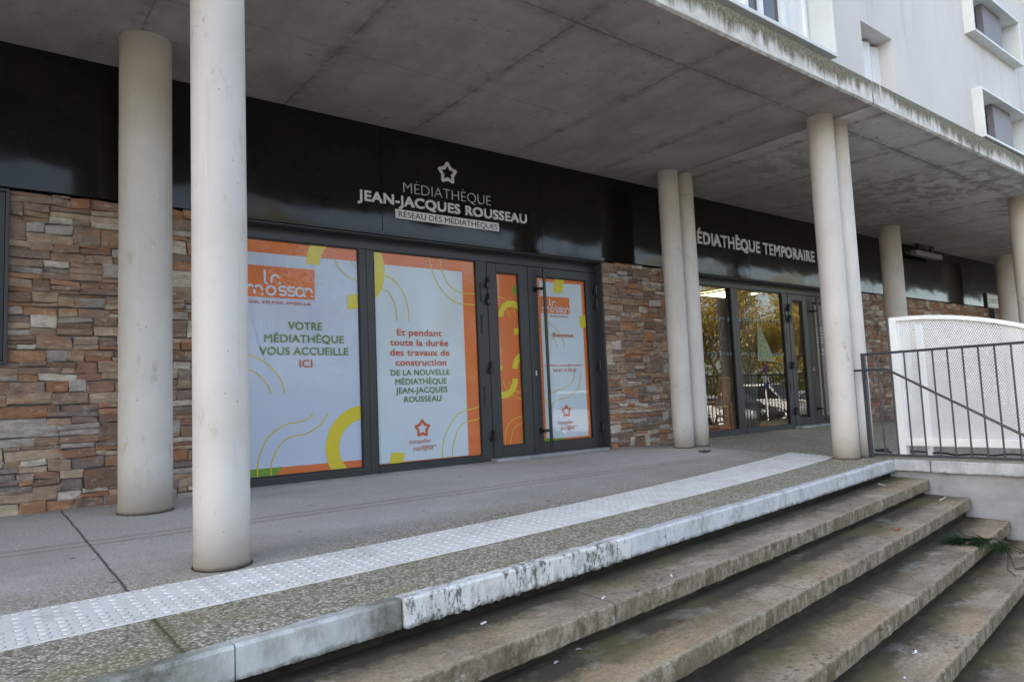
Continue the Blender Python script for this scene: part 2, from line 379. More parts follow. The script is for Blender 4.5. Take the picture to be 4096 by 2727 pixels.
# ---- perforated sheet: round holes in hexagonal packing, cut right through
q = NT('perforated_white_sheet'); o = q.sep(q.obj())
pa = .0204
def lattice(du, dv):
    a = q.math('FRACT', q.math('ADD', q.math('DIVIDE', o[1], pa), 100+du))
    b = q.math('FRACT', q.math('ADD', q.math('DIVIDE', o[2], pa*1.732), 100+dv))
    a = q.math('SUBTRACT', a, .5); b = q.math('MULTIPLY', q.math('SUBTRACT', b, .5), 1.732)
    return q.math('ADD', q.math('MULTIPLY', a, a), q.math('MULTIPLY', b, b))
r2 = q.math('MINIMUM', lattice(0, 0), lattice(.5, .5))
hole = q.math('LESS_THAN', r2, .30**2)
q.fin(q.mix(q.map(q.noise(2, 4), .3, .7), (.78, .82, .86), (.84, .87, .91)), .4)
tr = q.n('ShaderNodeBsdfTransparent'); mx = q.n('ShaderNodeMixShader')
q.link(hole, mx.inputs[0]); q.link(q.p.outputs[0], mx.inputs[1]); q.link(tr.outputs[0], mx.inputs[2]); q.link(mx.outputs[0], q.out.inputs[0])
M['perforated'] = q.m

# ---- shop glass: see-through with a real reflection
def glass(name, ior, tint):
    q = NT(name)
    tr = q.n('ShaderNodeBsdfTransparent'); tr.inputs[0].default_value = (*tint, 1)
    gl = q.n('ShaderNodeBsdfGlossy'); gl.inputs['Roughness'].default_value = .0
    fr = q.n('ShaderNodeFresnel'); fr.inputs[0].default_value = ior
    bp = q.n('ShaderNodeBump'); bp.inputs['Strength'].default_value = .012; bp.inputs['Distance'].default_value = .02
    q.link(q.noise(1.3, 1), bp.inputs['Height']); q.link(bp.outputs[0], gl.inputs['Normal'])
    mx = q.n('ShaderNodeMixShader')
    q.link(fr.outputs[0], mx.inputs[0]); q.link(tr.outputs[0], mx.inputs[1]); q.link(gl.outputs[0], mx.inputs[2]); q.link(mx.outputs[0], q.out.inputs[0])
    q.t.nodes.remove(q.p)
    return q.m
M['glass'] = glass('shop_glass', 2.1, (.80, .84, .82))
M['car_glass'] = plain('car_glass', (.012, .014, .016), .05, 0, .05, 2, .8)

# ---- printed films on glass
def film(name, col, coat=.55):
    q = NT(name)
    c = q.mix(q.map(q.noise(1.1, 4, .6), .35, .7), tuple(x*.96 for x in col), tuple(min(1, x*1.03) for x in col))
    q.fin(c, .45, 0, .4, (coat, .02))
    q.p.inputs['Coat IOR'].default_value = 1.6
    return q.m
M['film_lav'] = film('lavender_white_film', (.50, .575, .745))
M['film_blue'] = film('bluish_white_film', (.56, .66, .75))
M['orange'] = film('orange_film', (.66, .16, .035))
M['yellow'] = film('yellow_film', (.66, .55, .035))
M['green'] = film('green_film', (.17, .30, .03))
M['ink_green'] = film('green_lettering', (.115, .21, .035))
M['ink_red'] = film('red_orange_lettering', (.52, .105, .045))
M['ink_white'] = film('pale_logo_lettering', (.58, .64, .78))
M['frost'] = film('grey_screen_film', (.20, .19, .175), .6)
M['sign_letter'] = plain('grey_raised_letters', (.66, .66, .67), .35, 0, .05, 5)

# ---- outdoors behind the camera
q = NT('asphalt')
c = q.mix(q.map(q.noise(.5, 6, .65), .35, .7), (.045, .045, .047), (.075, .073, .072))
c = q.mix(q.map(q.noise(90, 3, .7), .5, .75, 0, .5), c, (.12, .12, .12))
q.bump(q.noise(110, 3), .3, .005)
M['asphalt'] = q.fin(c, .85)
M['bark'] = plain('bark', (.10, .075, .055), .9, 0, .35, 9, .3, None, .6)
def leafmat(name, a, b):
    q = NT(name)
    g = q.n('ShaderNodeNewGeometry').outputs['Random Per Island']
    q.fin(q.mix(g, a, b), .6, 0, .3)
    q.p.inputs['Subsurface Weight'].default_value = 0
    tl = q.n('ShaderNodeBsdfTranslucent'); q.link(q.mix(g, a, b), tl.inputs[0])
    mx = q.n('ShaderNodeMixShader'); mx.inputs[0].default_value = .35
    q.link(q.p.outputs[0], mx.inputs[1]); q.link(tl.outputs[0], mx.inputs[2]); q.link(mx.outputs[0], q.out.inputs[0])
    return q.m
M['leaf_gold'] = leafmat('golden_leaves', (.36, .26, .06), (.60, .47, .11))
M['leaf_green'] = leafmat('dark_green_leaves', (.05, .08, .015), (.14, .16, .02))
M['needle'] = leafmat('pine_needles', (.012, .035, .014), (.035, .075, .025))

q = NT('pale_paving')
c = q.mix(q.map(q.noise(.8, 6, .65), .35, .7), (.27, .25, .22), (.36, .34, .31))
q.bump(q.noise(60, 3), .3, .005)
M['paving'] = q.fin(c, .85)
M['tactile_dirt'] = plain('grime_round_studs', (.24, .22, .20), .7, 0, .3, 14)
ART={'P1': {'lines': [[(3.806, 1.939), (3.838, 1.867), (3.892, 1.803), (4.004, 1.719), (4.129, 1.68)], [(4.032, 1.938), (4.07, 1.893), (4.134, 1.866)],
                  [(2.582, 0.688), (2.666, 0.675), (2.799, 0.627), (2.924, 0.538), (3.05, 0.389), (3.112, 0.2)],
                  [(2.58, 0.508), (2.664, 0.495), (2.758, 0.452), (2.853, 0.363), (2.91, 0.274), (2.931, 0.2)],
                  [(2.762, -0.811), (2.767, -0.641), (2.833, -0.437), (2.912, -0.317), (2.99, -0.255), (3.09, -0.198), (3.191, -0.172),
                   (3.313, -0.161), (3.396, -0.129), (3.46, -0.076)],
                  [(2.924, -0.818), (2.93, -0.655), (2.997, -0.488), (3.067, -0.405), (3.127, -0.361), (3.228, -0.332), (3.372, -0.318),
                   (3.519, -0.246), (3.595, -0.18), (3.661, -0.081)]]},
 'P2': {'lines': [[(4.538, 1.787), (4.647, 1.739), (4.744, 1.66), (4.84, 1.507), (4.885, 1.328), (4.892, 1.159)],
                  [(4.491, 1.603), (4.568, 1.564), (4.627, 1.496), (4.685, 1.364), (4.703, 1.157)],
                  [(5.248, 2.126), (5.287, 1.953), (5.373, 1.748), (5.503, 1.592), (5.638, 1.493), (5.777, 1.452), (6.065, 1.447)],
                  [(5.432, 2.126), (5.463, 1.956), (5.539, 1.783), (5.673, 1.661), (5.827, 1.616), (6.073, 1.615)],
                  [(5.365, -0.81), (5.377, -0.626), (5.418, -0.493), (5.491, -0.361), (5.62, -0.211), (5.72, -0.154), (5.82, -0.123), (5.934, -0.111),
                   (6.007, -0.093), (6.082, -0.051)],
                  [(5.54, -0.816), (5.553, -0.628), (5.639, -0.427), (5.712, -0.346), (5.783, -0.308), (5.883, -0.29), (5.984, -0.276),
                   (6.072, -0.243)]],
        'quad': [(4.566, -0.647), (4.758, -0.663), (4.731, -0.816), (4.524, -0.815)]},
 'P3': {'g': [[(6.425, 0.865), (6.449, 0.853), (6.448, 0.71), (6.423, 0.7)], [(6.819, -0.605), (6.871, -0.631), (6.873, -0.703), (6.816, -0.704)],
              [(6.772, 1.779), (6.874, 1.808), (6.866, 1.658), (6.774, 1.641)]],
        'lines': [[(6.401, 1.603), (6.439, 1.6), (6.522, 1.591), (6.591, 1.572), (6.659, 1.538)],
                  [(6.394, 1.48), (6.433, 1.478), (6.495, 1.477), (6.546, 1.464)], [(6.631, 1.407), (6.664, 1.363), (6.687, 1.318), (6.696, 1.279)],
                  [(6.747, 1.455), (6.78, 1.402), (6.802, 1.34), (6.815, 1.28)],
                  [(6.512, 0.287), (6.538, 0.201), (6.601, 0.113), (6.707, 0.049), (6.878, -0.007)],
                  [(6.62, 0.285), (6.668, 0.19), (6.743, 0.129), (6.884, 0.098)],
                  [(6.497, -0.69), (6.512, -0.517), (6.558, -0.41), (6.623, -0.341), (6.72, -0.29), (6.863, -0.267)],
                  [(6.604, -0.693), (6.628, -0.549), (6.679, -0.454), (6.745, -0.404), (6.863, -0.371)]],
        'ringr': [(6.8, 0.477), (6.708, 0.47), (6.799, 0.294), (6.714, 0.291), (6.433, 0.118), (6.428, 0.026), (6.43, 0.541), (6.522, 0.484)]},
 'P4': {'gr': [(7.238, -0.639), (7.747, -0.658), (7.684, -0.715), (7.24, -0.709)],
        'lines': [[(7.221, 1.293), (7.334, 1.279), (7.439, 1.254), (7.53, 1.215), (7.678, 1.095), (7.766, 0.99), (7.801, 0.907), (7.819, 0.817)],
                  [(7.221, 1.118), (7.338, 1.106), (7.421, 1.083), (7.503, 1.032), (7.576, 0.968), (7.626, 0.892), (7.645, 0.815)],
                  [(8.007, 0.398), (7.992, 0.34), (7.944, 0.261), (7.831, 0.179), (7.617, 0.124), (7.476, 0.063), (7.387, -0.011), (7.313, -0.111)],
                  [(8.16, 0.397), (8.143, 0.311), (8.082, 0.179), (7.966, 0.067), (7.801, -0.007), (7.607, -0.037), (7.499, -0.118), (7.428, -0.269),
                   (7.412, -0.421), (7.414, -0.706)]],
        'y': [[(7.668, 1.963), (7.889, 1.979), (7.849, 1.885), (7.818, 1.731), (7.625, 1.732), (7.639, 1.835)],
              [(8.19, 1.359), (8.351, 1.39), (8.345, 1.174), (8.188, 1.163)]]}}

# ------------------------------------------------------------------ geometry helpers (survey units in, metres out)
rnd = random.Random(7)
def W(x, y, z): return Vector((S*x, S*y, S*(z+ZO)))
def zt(y):                                    # the terrace falls gently towards its edge
    return -1.014 + min(1, max(0, (y-4.4)/4.1))*.109
def K(x):                                     # kerb line in plan
    return 3.15 + .105*x + .0022*x*x

def tag(o, label, cat, group=None):
    o['label'] = label; o['category'] = cat
    if group: o['group'] = group
    return o
def empty(name, at, label, cat, group=None):  # at: survey units
    o = bpy.data.objects.new(name, None)
    COL.objects.link(o)
    o.location = W(*at); o.empty_display_size = .1
    return tag(o, label, cat, group)

class MB:
    def __init__(s): s.v = []; s.f = []; s.mi = []; s.cur = 0; s.att = None
    def add(s, vs, fs):
        b = len(s.v); s.v += [Vector(p) for p in vs]
        for f in fs: s.f.append([b+i for i in f]); s.mi.append(s.cur)
    def box(s, x0, x1, y0, y1, z0, z1):
        s.add([(x0,y0,z0),(x1,y0,z0),(x1,y1,z0),(x0,y1,z0),(x0,y0,z1),(x1,y0,z1),(x1,y1,z1),(x0,y1,z1)],
              [(0,3,2,1),(4,5,6,7),(0,1,5,4),(1,2,6,5),(2,3,7,6),(3,0,4,7)])
    def quad(s, *p): s.add(p, [tuple(range(len(p)))])
    def tube(s, pts, r, n=10, caps=True):
        pts = [Vector(p) for p in pts]; rs = r if isinstance(r, (list, tuple)) else [r]*len(pts)
        b = len(s.v); prev = None
        for i, p in enumerate(pts):
            t = (pts[min(i+1, len(pts)-1)]-pts[max(i-1, 0)]).normalized()
            a = prev if prev else (Vector((0,0,1)) if abs(t.z) < .9 else Vector((1,0,0)))
            e = t.cross(a).normalized(); f = e.cross(t).normalized(); prev = f
            for k in range(n):
                w = 2*math.pi*k/n
                s.v.append(p+e*math.cos(w)*rs[i]+f*math.sin(w)*rs[i])
        for i in range(len(pts)-1):
            for k in range(n):
                q = (k+1) % n
                s.f.append([b+i*n+k, b+i*n+q, b+(i+1)*n+q, b+(i+1)*n+k]); s.mi.append(s.cur)
        if caps:
            s.f.append([b+k for k in range(n)][::-1]); s.mi.append(s.cur)
            e0 = b+(len(pts)-1)*n
            s.f.append([e0+k for k in range(n)]); s.mi.append(s.cur)
    def build(s, name, mat, parent=None, bevel=0, smooth=False, world=False, att=None, mods=True):
        me = bpy.data.meshes.new(name)
        off = parent.matrix_world.translation if False else (Vector((0,0,0)))
        base = Vector((0,0,0)); p = parent
        while p is not None: base += p.location; p = p.parent
        pts = [(v if world else W(*v))-base for v in s.v]
        me.from_pydata(pts, [], s.f)
        mats = mat if isinstance(mat, (list, tuple)) else [mat]
        for k in mats: me.materials.append(k)
        if len(mats) > 1: me.polygons.foreach_set('material_index', s.mi)
        bm = bmesh.new(); bm.from_mesh(me)
        bmesh.ops.recalc_face_normals(bm, faces=bm.faces); bm.to_mesh(me); bm.free()
        if att:
            a = me.attributes.new('across', 'FLOAT', 'POINT'); a.data.foreach_set('value', att)
        if smooth: me.polygons.foreach_set('use_smooth', [True]*len(me.polygons))
        o = bpy.data.objects.new(name, me); COL.objects.link(o)
        if parent: o.parent = parent
        if bevel:
            b = o.modifiers.new('bevel', 'BEVEL'); b.width = bevel; b.segments = 2; b.limit_method = 'ANGLE'; b.angle_limit = R(35)
        if smooth and bevel == 0: pass
        me.update()
        return o
def boxo(name, mat, parent, x0, x1, y0, y1, z0, z1, bevel=0):
    m = MB(); m.box(x0, x1, y0, y1, z0, z1); return m.build(name, mat, parent, bevel)
def frame_mb(m, x0, x1, z0, z1, y0, y1, w, wb=None, wt=None):     # four bars round an opening
    wb = wb if wb is not None else w; wt = wt if wt is not None else w
    m.box(x0, x0+w, y0, y1, z0, z1); m.box(x1-w, x1, y0, y1, z0, z1)
    m.box(x0+w, x1-w, y0, y1, z0, z0+wb); m.box(x0+w, x1-w, y0, y1, z1-wt, z1)
def structure(o): o['kind'] = 'structure'; return o

# flat printed art on a vertical plane y: polygons clipped to a rectangle
def clip(poly, r):
    x0, x1, z0, z1 = r
    for ax, lim, sg in ((0, x0, 1), (0, x1, -1), (1, z0, 1), (1, z1, -1)):
        out = []
        for i in range(len(poly)):
            a, b = poly[i-1], poly[i]
            da, db = sg*(a[ax]-lim), sg*(b[ax]-lim)
            if (da >= 0) != (db >= 0):
                t = da/(da-db); out.append((a[0]+t*(b[0]-a[0]), a[1]+t*(b[1]-a[1])))
            if db >= 0: out.append(b)
        poly = out
        if len(poly) < 3: return []
    return poly
def spline(pts, n=8):
    out = []
    for i in range(len(pts)-1):
        p0, p1, p2, p3 = pts[max(i-1,0)], pts[i], pts[i+1], pts[min(i+2,len(pts)-1)]
        for k in range(n):
            t = k/n
            out.append(tuple(.5*((2*p1[j])+(-p0[j]+p2[j])*t+(2*p0[j]-5*p1[j]+4*p2[j]-p3[j])*t*t+(-p0[j]+3*p1[j]-3*p2[j]+p3[j])*t**3) for j in (0,1)))
    return out+[pts[-1]]
class Art:
    def __init__(s, y, rect): s.y, s.r, s.m = y, rect, MB()
    def poly(s, p):
        p = clip(p, s.r) if s.r else p
        if len(p) >= 3: s.m.add([(a, s.y, b) for a, b in p], [tuple(range(len(p)))])
    def rect(s, x0, x1, z0, z1): s.poly([(x0,z0),(x1,z0),(x1,z1),(x0,z1)])
    def ring(s, cx, cz, Ro, Ri, a0, a1):
        n = max(4, int(abs(a1-a0)/5))
        for i in range(n):
            t0, t1 = R(a0+(a1-a0)*i/n), R(a0+(a1-a0)*(i+1)/n)
            s.poly([(cx+Ri*math.cos(t0), cz+Ri*math.sin(t0)), (cx+Ro*math.cos(t0), cz+Ro*math.sin(t0)), (cx+Ro*math.cos(t1), cz+Ro*math.sin(t1)), (cx+Ri*math.cos(t1), cz+Ri*math.sin(t1))])
    def stroke(s, pts, w, smooth=True):
        q = spline(pts) if smooth and len(pts) > 2 else pts
        L = []
        for i, p in enumerate(q):
            a, b = q[max(i-1,0)], q[min(i+1,len(q)-1)]
            dx, dz = b[0]-a[0], b[1]-a[1]; l = math.hypot(dx, dz) or 1
            L.append(((p[0]-dz/l*w/2, p[1]+dx/l*w/2), (p[0]+dz/l*w/2, p[1]-dx/l*w/2)))
        for (a, b), (c, d) in zip(L, L[1:]): s.poly([a, b, d, c])
    def star(s, cx, cz, Ro, gaps=(38, 196)):
        def outer(t):
            return Ro*(.84+.15*math.cos(5*(t-math.pi/2))+.03*math.cos(10*(t-math.pi/2)))
        def inner(t):
            u = ((t-math.pi/2) % (2*math.pi/5)); u = min(u, 2*math.pi/5-u)
            rt, rv = .66*Ro, .36*Ro; k = math.pi/5            # straight edge between tip and notch, polar form
            ax, az = rt, 0; bx, bz = rv*math.cos(k), rv*math.sin(k)
            den = math.cos(u)*(bz-az)-math.sin(u)*(bx-ax)
            return (ax*(bz-az)-az*(bx-ax))/den
        n = 100
        for i in range(n):
            t0, t1 = 2*math.pi*i/n, 2*math.pi*(i+1)/n
            if any(abs(math.degrees((t0+t1)/2)-g) < 3 for g in gaps): continue
            P = lambda t, r: (cx+r*math.cos(t), cz+r*math.sin(t))
            s.poly([P(t0, inner(t0)), P(t0, outer(t0)), P(t1, outer(t1)), P(t1, inner(t1))])
    def build(s, name, mat, parent): return s.m.build(name, mat, parent)

_dg = bpy.context.evaluated_depsgraph_get
def lettering(name, rows, mat, parent, y, depth=0.0):
    """rows: (text, x0, x1, baseline, cap height, weight, shear); each row is a mesh of its own"""
    for body, x0, x1, zb, cap, wgt, sh in rows:
        m = MB()
        cu = bpy.data.curves.new('tmp', 'FONT'); cu.body = body; cu.resolution_u = 4
        cu.offset = min(0, wgt); w = max(0, wgt)
        cu.extrude = .5 if depth else 0
        cu.space_character = 1.0 + w*2.2
        ob = bpy.data.objects.new('tmp', cu); COL.objects.link(ob)
        me = bpy.data.meshes.new_from_object(ob.evaluated_get(_dg()))
        bpy.data.objects.remove(ob); bpy.data.curves.remove(cu)
        xs = [v.co.x for v in me.vertices]; a, b = min(xs)-w, max(xs)+w
        sx, sz = (x1-x0)/(b-a), cap/(.682+2*wgt)
        sh_ = [(0, 0)] if w == 0 else [(-w, -w), (w, -w), (w, w), (-w, w), (0, 0), (w, 0), (-w, 0)]
        for k, (ox, oz) in enumerate(sh_):
            vs = [(x0+(v.co.x+ox-a)*sx, y-(v.co.z+.5)*depth-.00012*k, zb+(v.co.y+oz+wgt)*sz+sh*(v.co.x-a)*sx) for v in me.vertices]
            m.add(vs, [tuple(p.vertices) for p in me.polygons])
        bpy.data.meshes.remove(me)
        m.build(name, mat, parent)

# ------------------------------------------------------------------ the setting: ground, terrace, kerbs
m = MB(); m.quad((-220,-260,-2.35),(300,-260,-2.35),(300,160,-2.35),(-220,160,-2.35))
structure(m.build('ground', M['asphalt']))
m = MB(); m.quad((-40,-9,-2.344),(50,-9,-2.344),(50,5,-2.344),(-40,5,-2.344)); structure(m.build('pavement', M['paving']))

m = MB()
def grid(m, xs, row):
    rows = [row(x) for x in xs]; n = len(rows[0]); b = len(m.v)
    for r in rows: m.v += [Vector(p) for p in r]
    for i in range(len(xs)-1):
        for k in range(n-1):
            m.f.append([b+i*n+k, b+(i+1)*n+k, b+(i+1)*n+k+1, b+i*n+k+1]); m.mi.append(0)
def fr(a, b, n): return [a+(b-a)*i/n for i in range(n+1)]
def row1(x):
    y0 = K(x)+.055
    ys = [y0+(4.42-y0)*t for t in (0, .5, 1)] if y0 < 4.4 else [y0, y0+.01, y0+.02]
    ys += [5.2, 6, 7, 8, 8.52, 8.75]
    return [(x, y, zt(y)) for y in ys]
grid(m, fr(-14, 9.78, 60), row1)
grid(m, fr(9.78, 13, 4), lambda x: [(x, y, -1.012) for y in (.4, 2, 3.3, 4.40)]+[(x, y, zt(y)) for y in (4.42, 5.2, 6, 7, 8, 8.52, 8.75)])
grid(m, fr(13, 44, 12), lambda x: [(x, y, zt(y)) for y in (4.42, 5.2, 6, 7, 8, 8.52, 8.75)])
structure(m.build('terrace', M['terrace']))

def curved(name, mat, x0, x1, sec, n, jit=None, att=None, parent=None):
    """sweeps a closed section (dy, z) along the kerb line; jit(i_section, x) -> (dy, dz)"""
    m = MB(); xs = fr(x0, x1, n); k = len(sec); A = []
    for x in xs:
        for i, (dy, z) in enumerate(sec):
            jy, jz = jit(i, x) if jit else (0, 0)
            m.v.append(Vector((x, K(x)+dy+jy, z+jz)))
            if att: A.append(att[i])
    for i in range(n):
        for j in range(k):
            q = (j+1) % k
            m.f.append([i*k+j, (i+1)*k+j, (i+1)*k+q, i*k+q]); m.mi.append(0)
    m.f.append(list(range(k))); m.f.append([n*k+j for j in range(k)][::-1]); m.mi += [0, 0]
    return m.build(name, mat, parent, att=A or None)
def nz(x, s, k=0.0): return mnoise.fractal(Vector((x*s, k, 1.7*k)), 1.0, 2.0, 4)
def kerb_jit(front, bottom, seed):
    def f(i, x):
        if i in (1, 2): return (nz(x, 3, seed)*.0025, nz(x, 4, seed+5)*.0025)
        if i == 3: return (nz(x, 19, seed+9)*front*.6, nz(x, 23, seed+3)*bottom*.7)
        if i == 4: return (0, nz(x, 23, seed+3)*bottom*.7)
        return (0, 0)
    return f
sec = [(.30, -1.026), (.014, -1.009), (.0, -1.024), (.0, -1.162), (.06, -1.168), (.30, -1.168)]
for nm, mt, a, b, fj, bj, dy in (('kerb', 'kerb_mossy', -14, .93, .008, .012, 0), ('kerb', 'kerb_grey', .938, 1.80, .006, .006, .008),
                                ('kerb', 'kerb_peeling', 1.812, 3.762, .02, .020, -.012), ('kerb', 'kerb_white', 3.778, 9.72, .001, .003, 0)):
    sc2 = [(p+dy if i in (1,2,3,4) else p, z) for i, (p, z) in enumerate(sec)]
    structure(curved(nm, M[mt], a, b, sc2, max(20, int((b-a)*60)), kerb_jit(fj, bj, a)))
structure(curved('kerb_underside', M['riser'], -14, 9.78, [(.13, -1.12), (.11, -1.20), (.10, -1.40), (.34, -1.40), (.34, -1.12)], 90,
                 lambda i, x: (nz(x, 6, 2)*.03, 0) if i < 3 else (0, 0)))

# ------------------------------------------------------------------ the steps: five slabs with dark risers
O = [-.40, -.86, -1.255, -1.64, -2.03]
Zs = [-1.247, -1.443, -1.680, -1.900, -2.120, -2.36]
step_lab = ['topmost weathered concrete step directly under the white kerb', 'second step down from the kerb with dark lichen dots and an orange leaf',
            'middle concrete step with a rough mossy front edge and damp patches behind it', 'fourth step down from the kerb with the pine sprig lying over its right end',
            'lowest weathered concrete step at the bottom corner of the flight']
for i in range(5):
    t = empty('stair_step', (4, K(4)+O[i], Zs[i]-.2), step_lab[i], 'step', 'steps of the flight below the terrace')
    o = O[i]; back = (O[i-1] if i else 0)+.13; z = Zs[i]; th = .142 if i < 4 else .15
    ys = [.0, .018, .05, .12, .22, .32, back-o]
    sec = [(o, z-.016), (o+.012, z-.001)]+[(o+q, z+.0015*k) for k, q in enumerate(ys[2:])]+[(back, z-th), (o+.03, z-th), (o+.002, z-th+.02), (o, z-th*.5)]
    att = [-.006, .0]+ys[2:]+[.5, -.01, -.01, -.01]
    def jit(k, x, i=i, n=len(sec)):
        s = 3+i*7
        if k == 0: return (nz(x, 18, s)*.003+nz(x, .8, s+2)*.004, nz(x, 19, s)*.003)
        if k == 1: return (nz(x, 18, s)*.003+nz(x, .8, s+2)*.004, nz(x, 9, s+1)*.002)
        if k in (n-1,): return (nz(x, 12, s+4)*.003, 0)
        if k in (n-2, n-3): return (nz(x, 9, s+6)*.006, nz(x, 14, s+8)*.007)
        return (0, nz(x, 2.2, s+k)*.003)
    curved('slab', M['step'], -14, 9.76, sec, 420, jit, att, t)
    zr = Zs[i+1]
    curved('riser', M['riser'], -14, 9.775, [(o+.10, z-.10), (o+.085, (z+zr)/2-.05), (o+.07, zr-.03), (o+.36, zr-.03), (o+.36, z-.10)], 110,
           lambda k, x, i=i: (nz(x, 5, i)*.03, 0) if k < 3 else (0, 0), None, t)

# ------------------------------------------------------------------ side wall of the flight, with its coping
t = empty('low_wall', (9.85, 2.5, -2.35), 'stained grey wall with a pale coping beside the right end of the steps', 'wall')
m = MB(); n = 40
for y in fr(.4, 4.75, n): m.v += [Vector((9.79+nz(y, 2, 4)*.006, y, -1.14)), Vector((9.79+nz(y, 2, 8)*.008, y, -1.7)), Vector((9.79, y, -2.5)), Vector((10.1, y, -2.5)), Vector((10.1, y, -1.14))]
for i in range(n):
    for j in range(5): m.f.append([i*5+j, (i+1)*5+j, (i+1)*5+(j+1) % 5, i*5+(j+1) % 5]); m.mi.append(0)
m.f += [[0,1,2,3,4], [n*5+k for k in (4,3,2,1,0)]]; m.mi += [0, 0]
m.build('wall', M['side_wall'], t)
def coping(a, b, seed):
    m = MB(); n = 24; k = 6
    for y in fr(a, b, n):
        j = nz(y, 7, seed)*.010; f = nz(y, 4, seed+3)*.006
        m.v += [Vector(p) for p in ((10.02, y, -1.028), (9.735, y, -1.004), (9.722+f, y, -1.016), (9.722+f, y, -1.150+j), (9.78, y, -1.16+j), (10.02, y, -1.16))]
    for i in range(n):
        for q in range(k): m.f.append([i*k+q, (i+1)*k+q, (i+1)*k+(q+1) % k, i*k+(q+1) % k]); m.mi.append(0)
    m.f += [list(range(k)), [n*k+q for q in range(k)][::-1]]; m.mi += [0, 0]
    m.build('coping_slab', M['kerb_side'], t)
m = MB(); m.box(10.1, 13, .41, .6, -2.5, -1.016); m.box(12.85, 12.998, .6, 4.41, -2.5, -1.016); m.box(12.998, 44, 4.425, 4.6, -2.5, -1.018); m.build('return_wall', M['side_wall'], t)
coping(.4, 3.93, 1); coping(3.945, K(9.72)+.0, 5)

# ------------------------------------------------------------------ tactile warning strip
sl = lambda x: 3.95+.05*x+.0074*x*x
su = lambda x: 4.625+.028*x+.0108*x*x
def sp(x, w):                                  # w 0..1 across the strip
    return (x+(.15*w-.05)*max(0, min(1, (x-8)/1.7)), sl(x)+(su(x)-sl(x))*w)
t = empty('tactile_strip', (4, 4.5, -1.0), 'white studded tactile strip curving along the terrace edge', 'tactile paving')
edges = [-3.4+1.14*i for i in range(4)]+[1.135+1.14*i for i in range(7)]+[9.66]
edges = sorted(set([round(-3.42+1.1385*i, 3) for i in range(12)]+[9.66]))
edges = [e for e in edges if e <= 9.66]
for a, b in zip(edges, edges[1:]):
    m = MB(); n = 8; g = .003
    for x in fr(a+g, b-g, n):
        for w, dz in ((0, -.012), (.0, .004), (.012, .0065), (.5, .0065), (.988, .0065), (1, .004), (1, -.012)):
            px, py = sp(x, w); m.v.append(Vector((px, py, zt(py)+dz)))
    for i in range(n):
        for q in range(6): m.f.append([i*7+q, (i+1)*7+q, (i+1)*7+q+1, i*7+q+1]); m.mi.append(0)
    for e in (0, n): m.f.append([e*7+q for q in range(7)]); m.mi.append(0)
    if a > -1.3:
        k = 13
        for i in range(k):
            x = a+(b-a)*(i+.5)/k
            for w8 in range(8):
                px, py = sp(x, (w8+.5)/8); pz = zt(py)+.006; b0 = len(m.v); N = 10
                for rr, hh in ((.0275, .0007), (.0232, .0009), (.0205, .0040), (.012, .0058)):
                    for c in range(N): m.v.append(Vector((px+rr*math.cos(2*math.pi*c/N), py+rr*math.sin(2*math.pi*c/N), pz+hh)))
                for l in range(3):
                    for c in range(N): m.f.append([b0+l*N+c, b0+l*N+(c+1) % N, b0+(l+1)*N+(c+1) % N, b0+(l+1)*N+c]); m.mi.append(1 if l == 0 else 0)
                m.f.append([b0+3*N+c for c in range(N)]); m.mi.append(0)
    m.build('studded_slab', [M['tactile'], M['tactile_dirt']], t)

# ------------------------------------------------------------------ round columns
def column(x, y, r, lab):
    m = MB(); z0, z1 = zt(y)-.03, 3.80; n = 56
    rings = [(r, z0)]+[(r*(1+.0012*math.sin(i*2.1)), z0+(z1-z0)*i/9) for i in range(1, 10)]+[(r+.006, z1-.006), (r+.006, z1+.004)]
    for rr, z in rings:
        for c in range(n): m.v.append(Vector((x+rr*math.cos(2*math.pi*c/n), y+rr*math.sin(2*math.pi*c/n), z)))
    for i in range(len(rings)-1):
        for c in range(n): m.f.append([i*n+c, i*n+(c+1) % n, (i+1)*n+(c+1) % n, (i+1)*n+c]); m.mi.append(0)
    for rr in (0, (len(rings)-1)*n): m.f.append([rr+c for c in range(n)]); m.mi.append(0)
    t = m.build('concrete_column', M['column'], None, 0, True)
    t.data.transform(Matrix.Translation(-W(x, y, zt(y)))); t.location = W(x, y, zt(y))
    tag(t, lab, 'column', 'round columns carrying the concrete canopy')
    m = MB(); zb = zt(y-r)
    for rr, dz in ((r-.002, .006), (r+.012, .0045)):
        for c in range(n): w = 2*math.pi*c/n; yy = y+rr*math.sin(w); m.v.append(Vector((x+rr*math.cos(w), yy, zt(yy)+dz)))
    for c in range(n): m.f.append([c, (c+1) % n, n+(c+1) % n, n+c]); m.mi.append(0)
    m.build('base_joint', M['riser'], t)
    # the cap faces must stay flat
    for p in t.data.polygons:
        if len(p.vertices) > 4: p.use_smooth = False
for a in ((1.336, 4.915, .176, 'slender cream column standing on the tactile strip, nearest of all'), (1.379, 7.677, .24, 'thick cream column in front of the left stone wall, with dark rubs on it'),
          (9.53, 7.68, .172, 'left column of the pair beside the stone pier between the two entrances'), (9.93, 7.68, .172, 'right column of the pair that hides the first letter of the temporary library sign'),
          (9.536, 4.915, .172, 'cracked cream column at the end of the tactile strip, beside the railing'), (9.938, 4.915, .172, 'cream column touching the cracked one, just behind the railing end'),
          (17.83, 7.68, .24, 'thick column rising behind the left edge of the white perforated screen'), (17.55, 4.915, .176, 'slender column at the far right cut by the picture edge, behind the arched screen top'),
          (25.55, 7.68, .24, 'farthest thick column, beside the framed white plate on the wall'), (-6.8, 4.915, .176, None), (-6.8, 7.68, .24, None), (25.6, 4.915, .176, None)):
    if a[3]: column(*a)

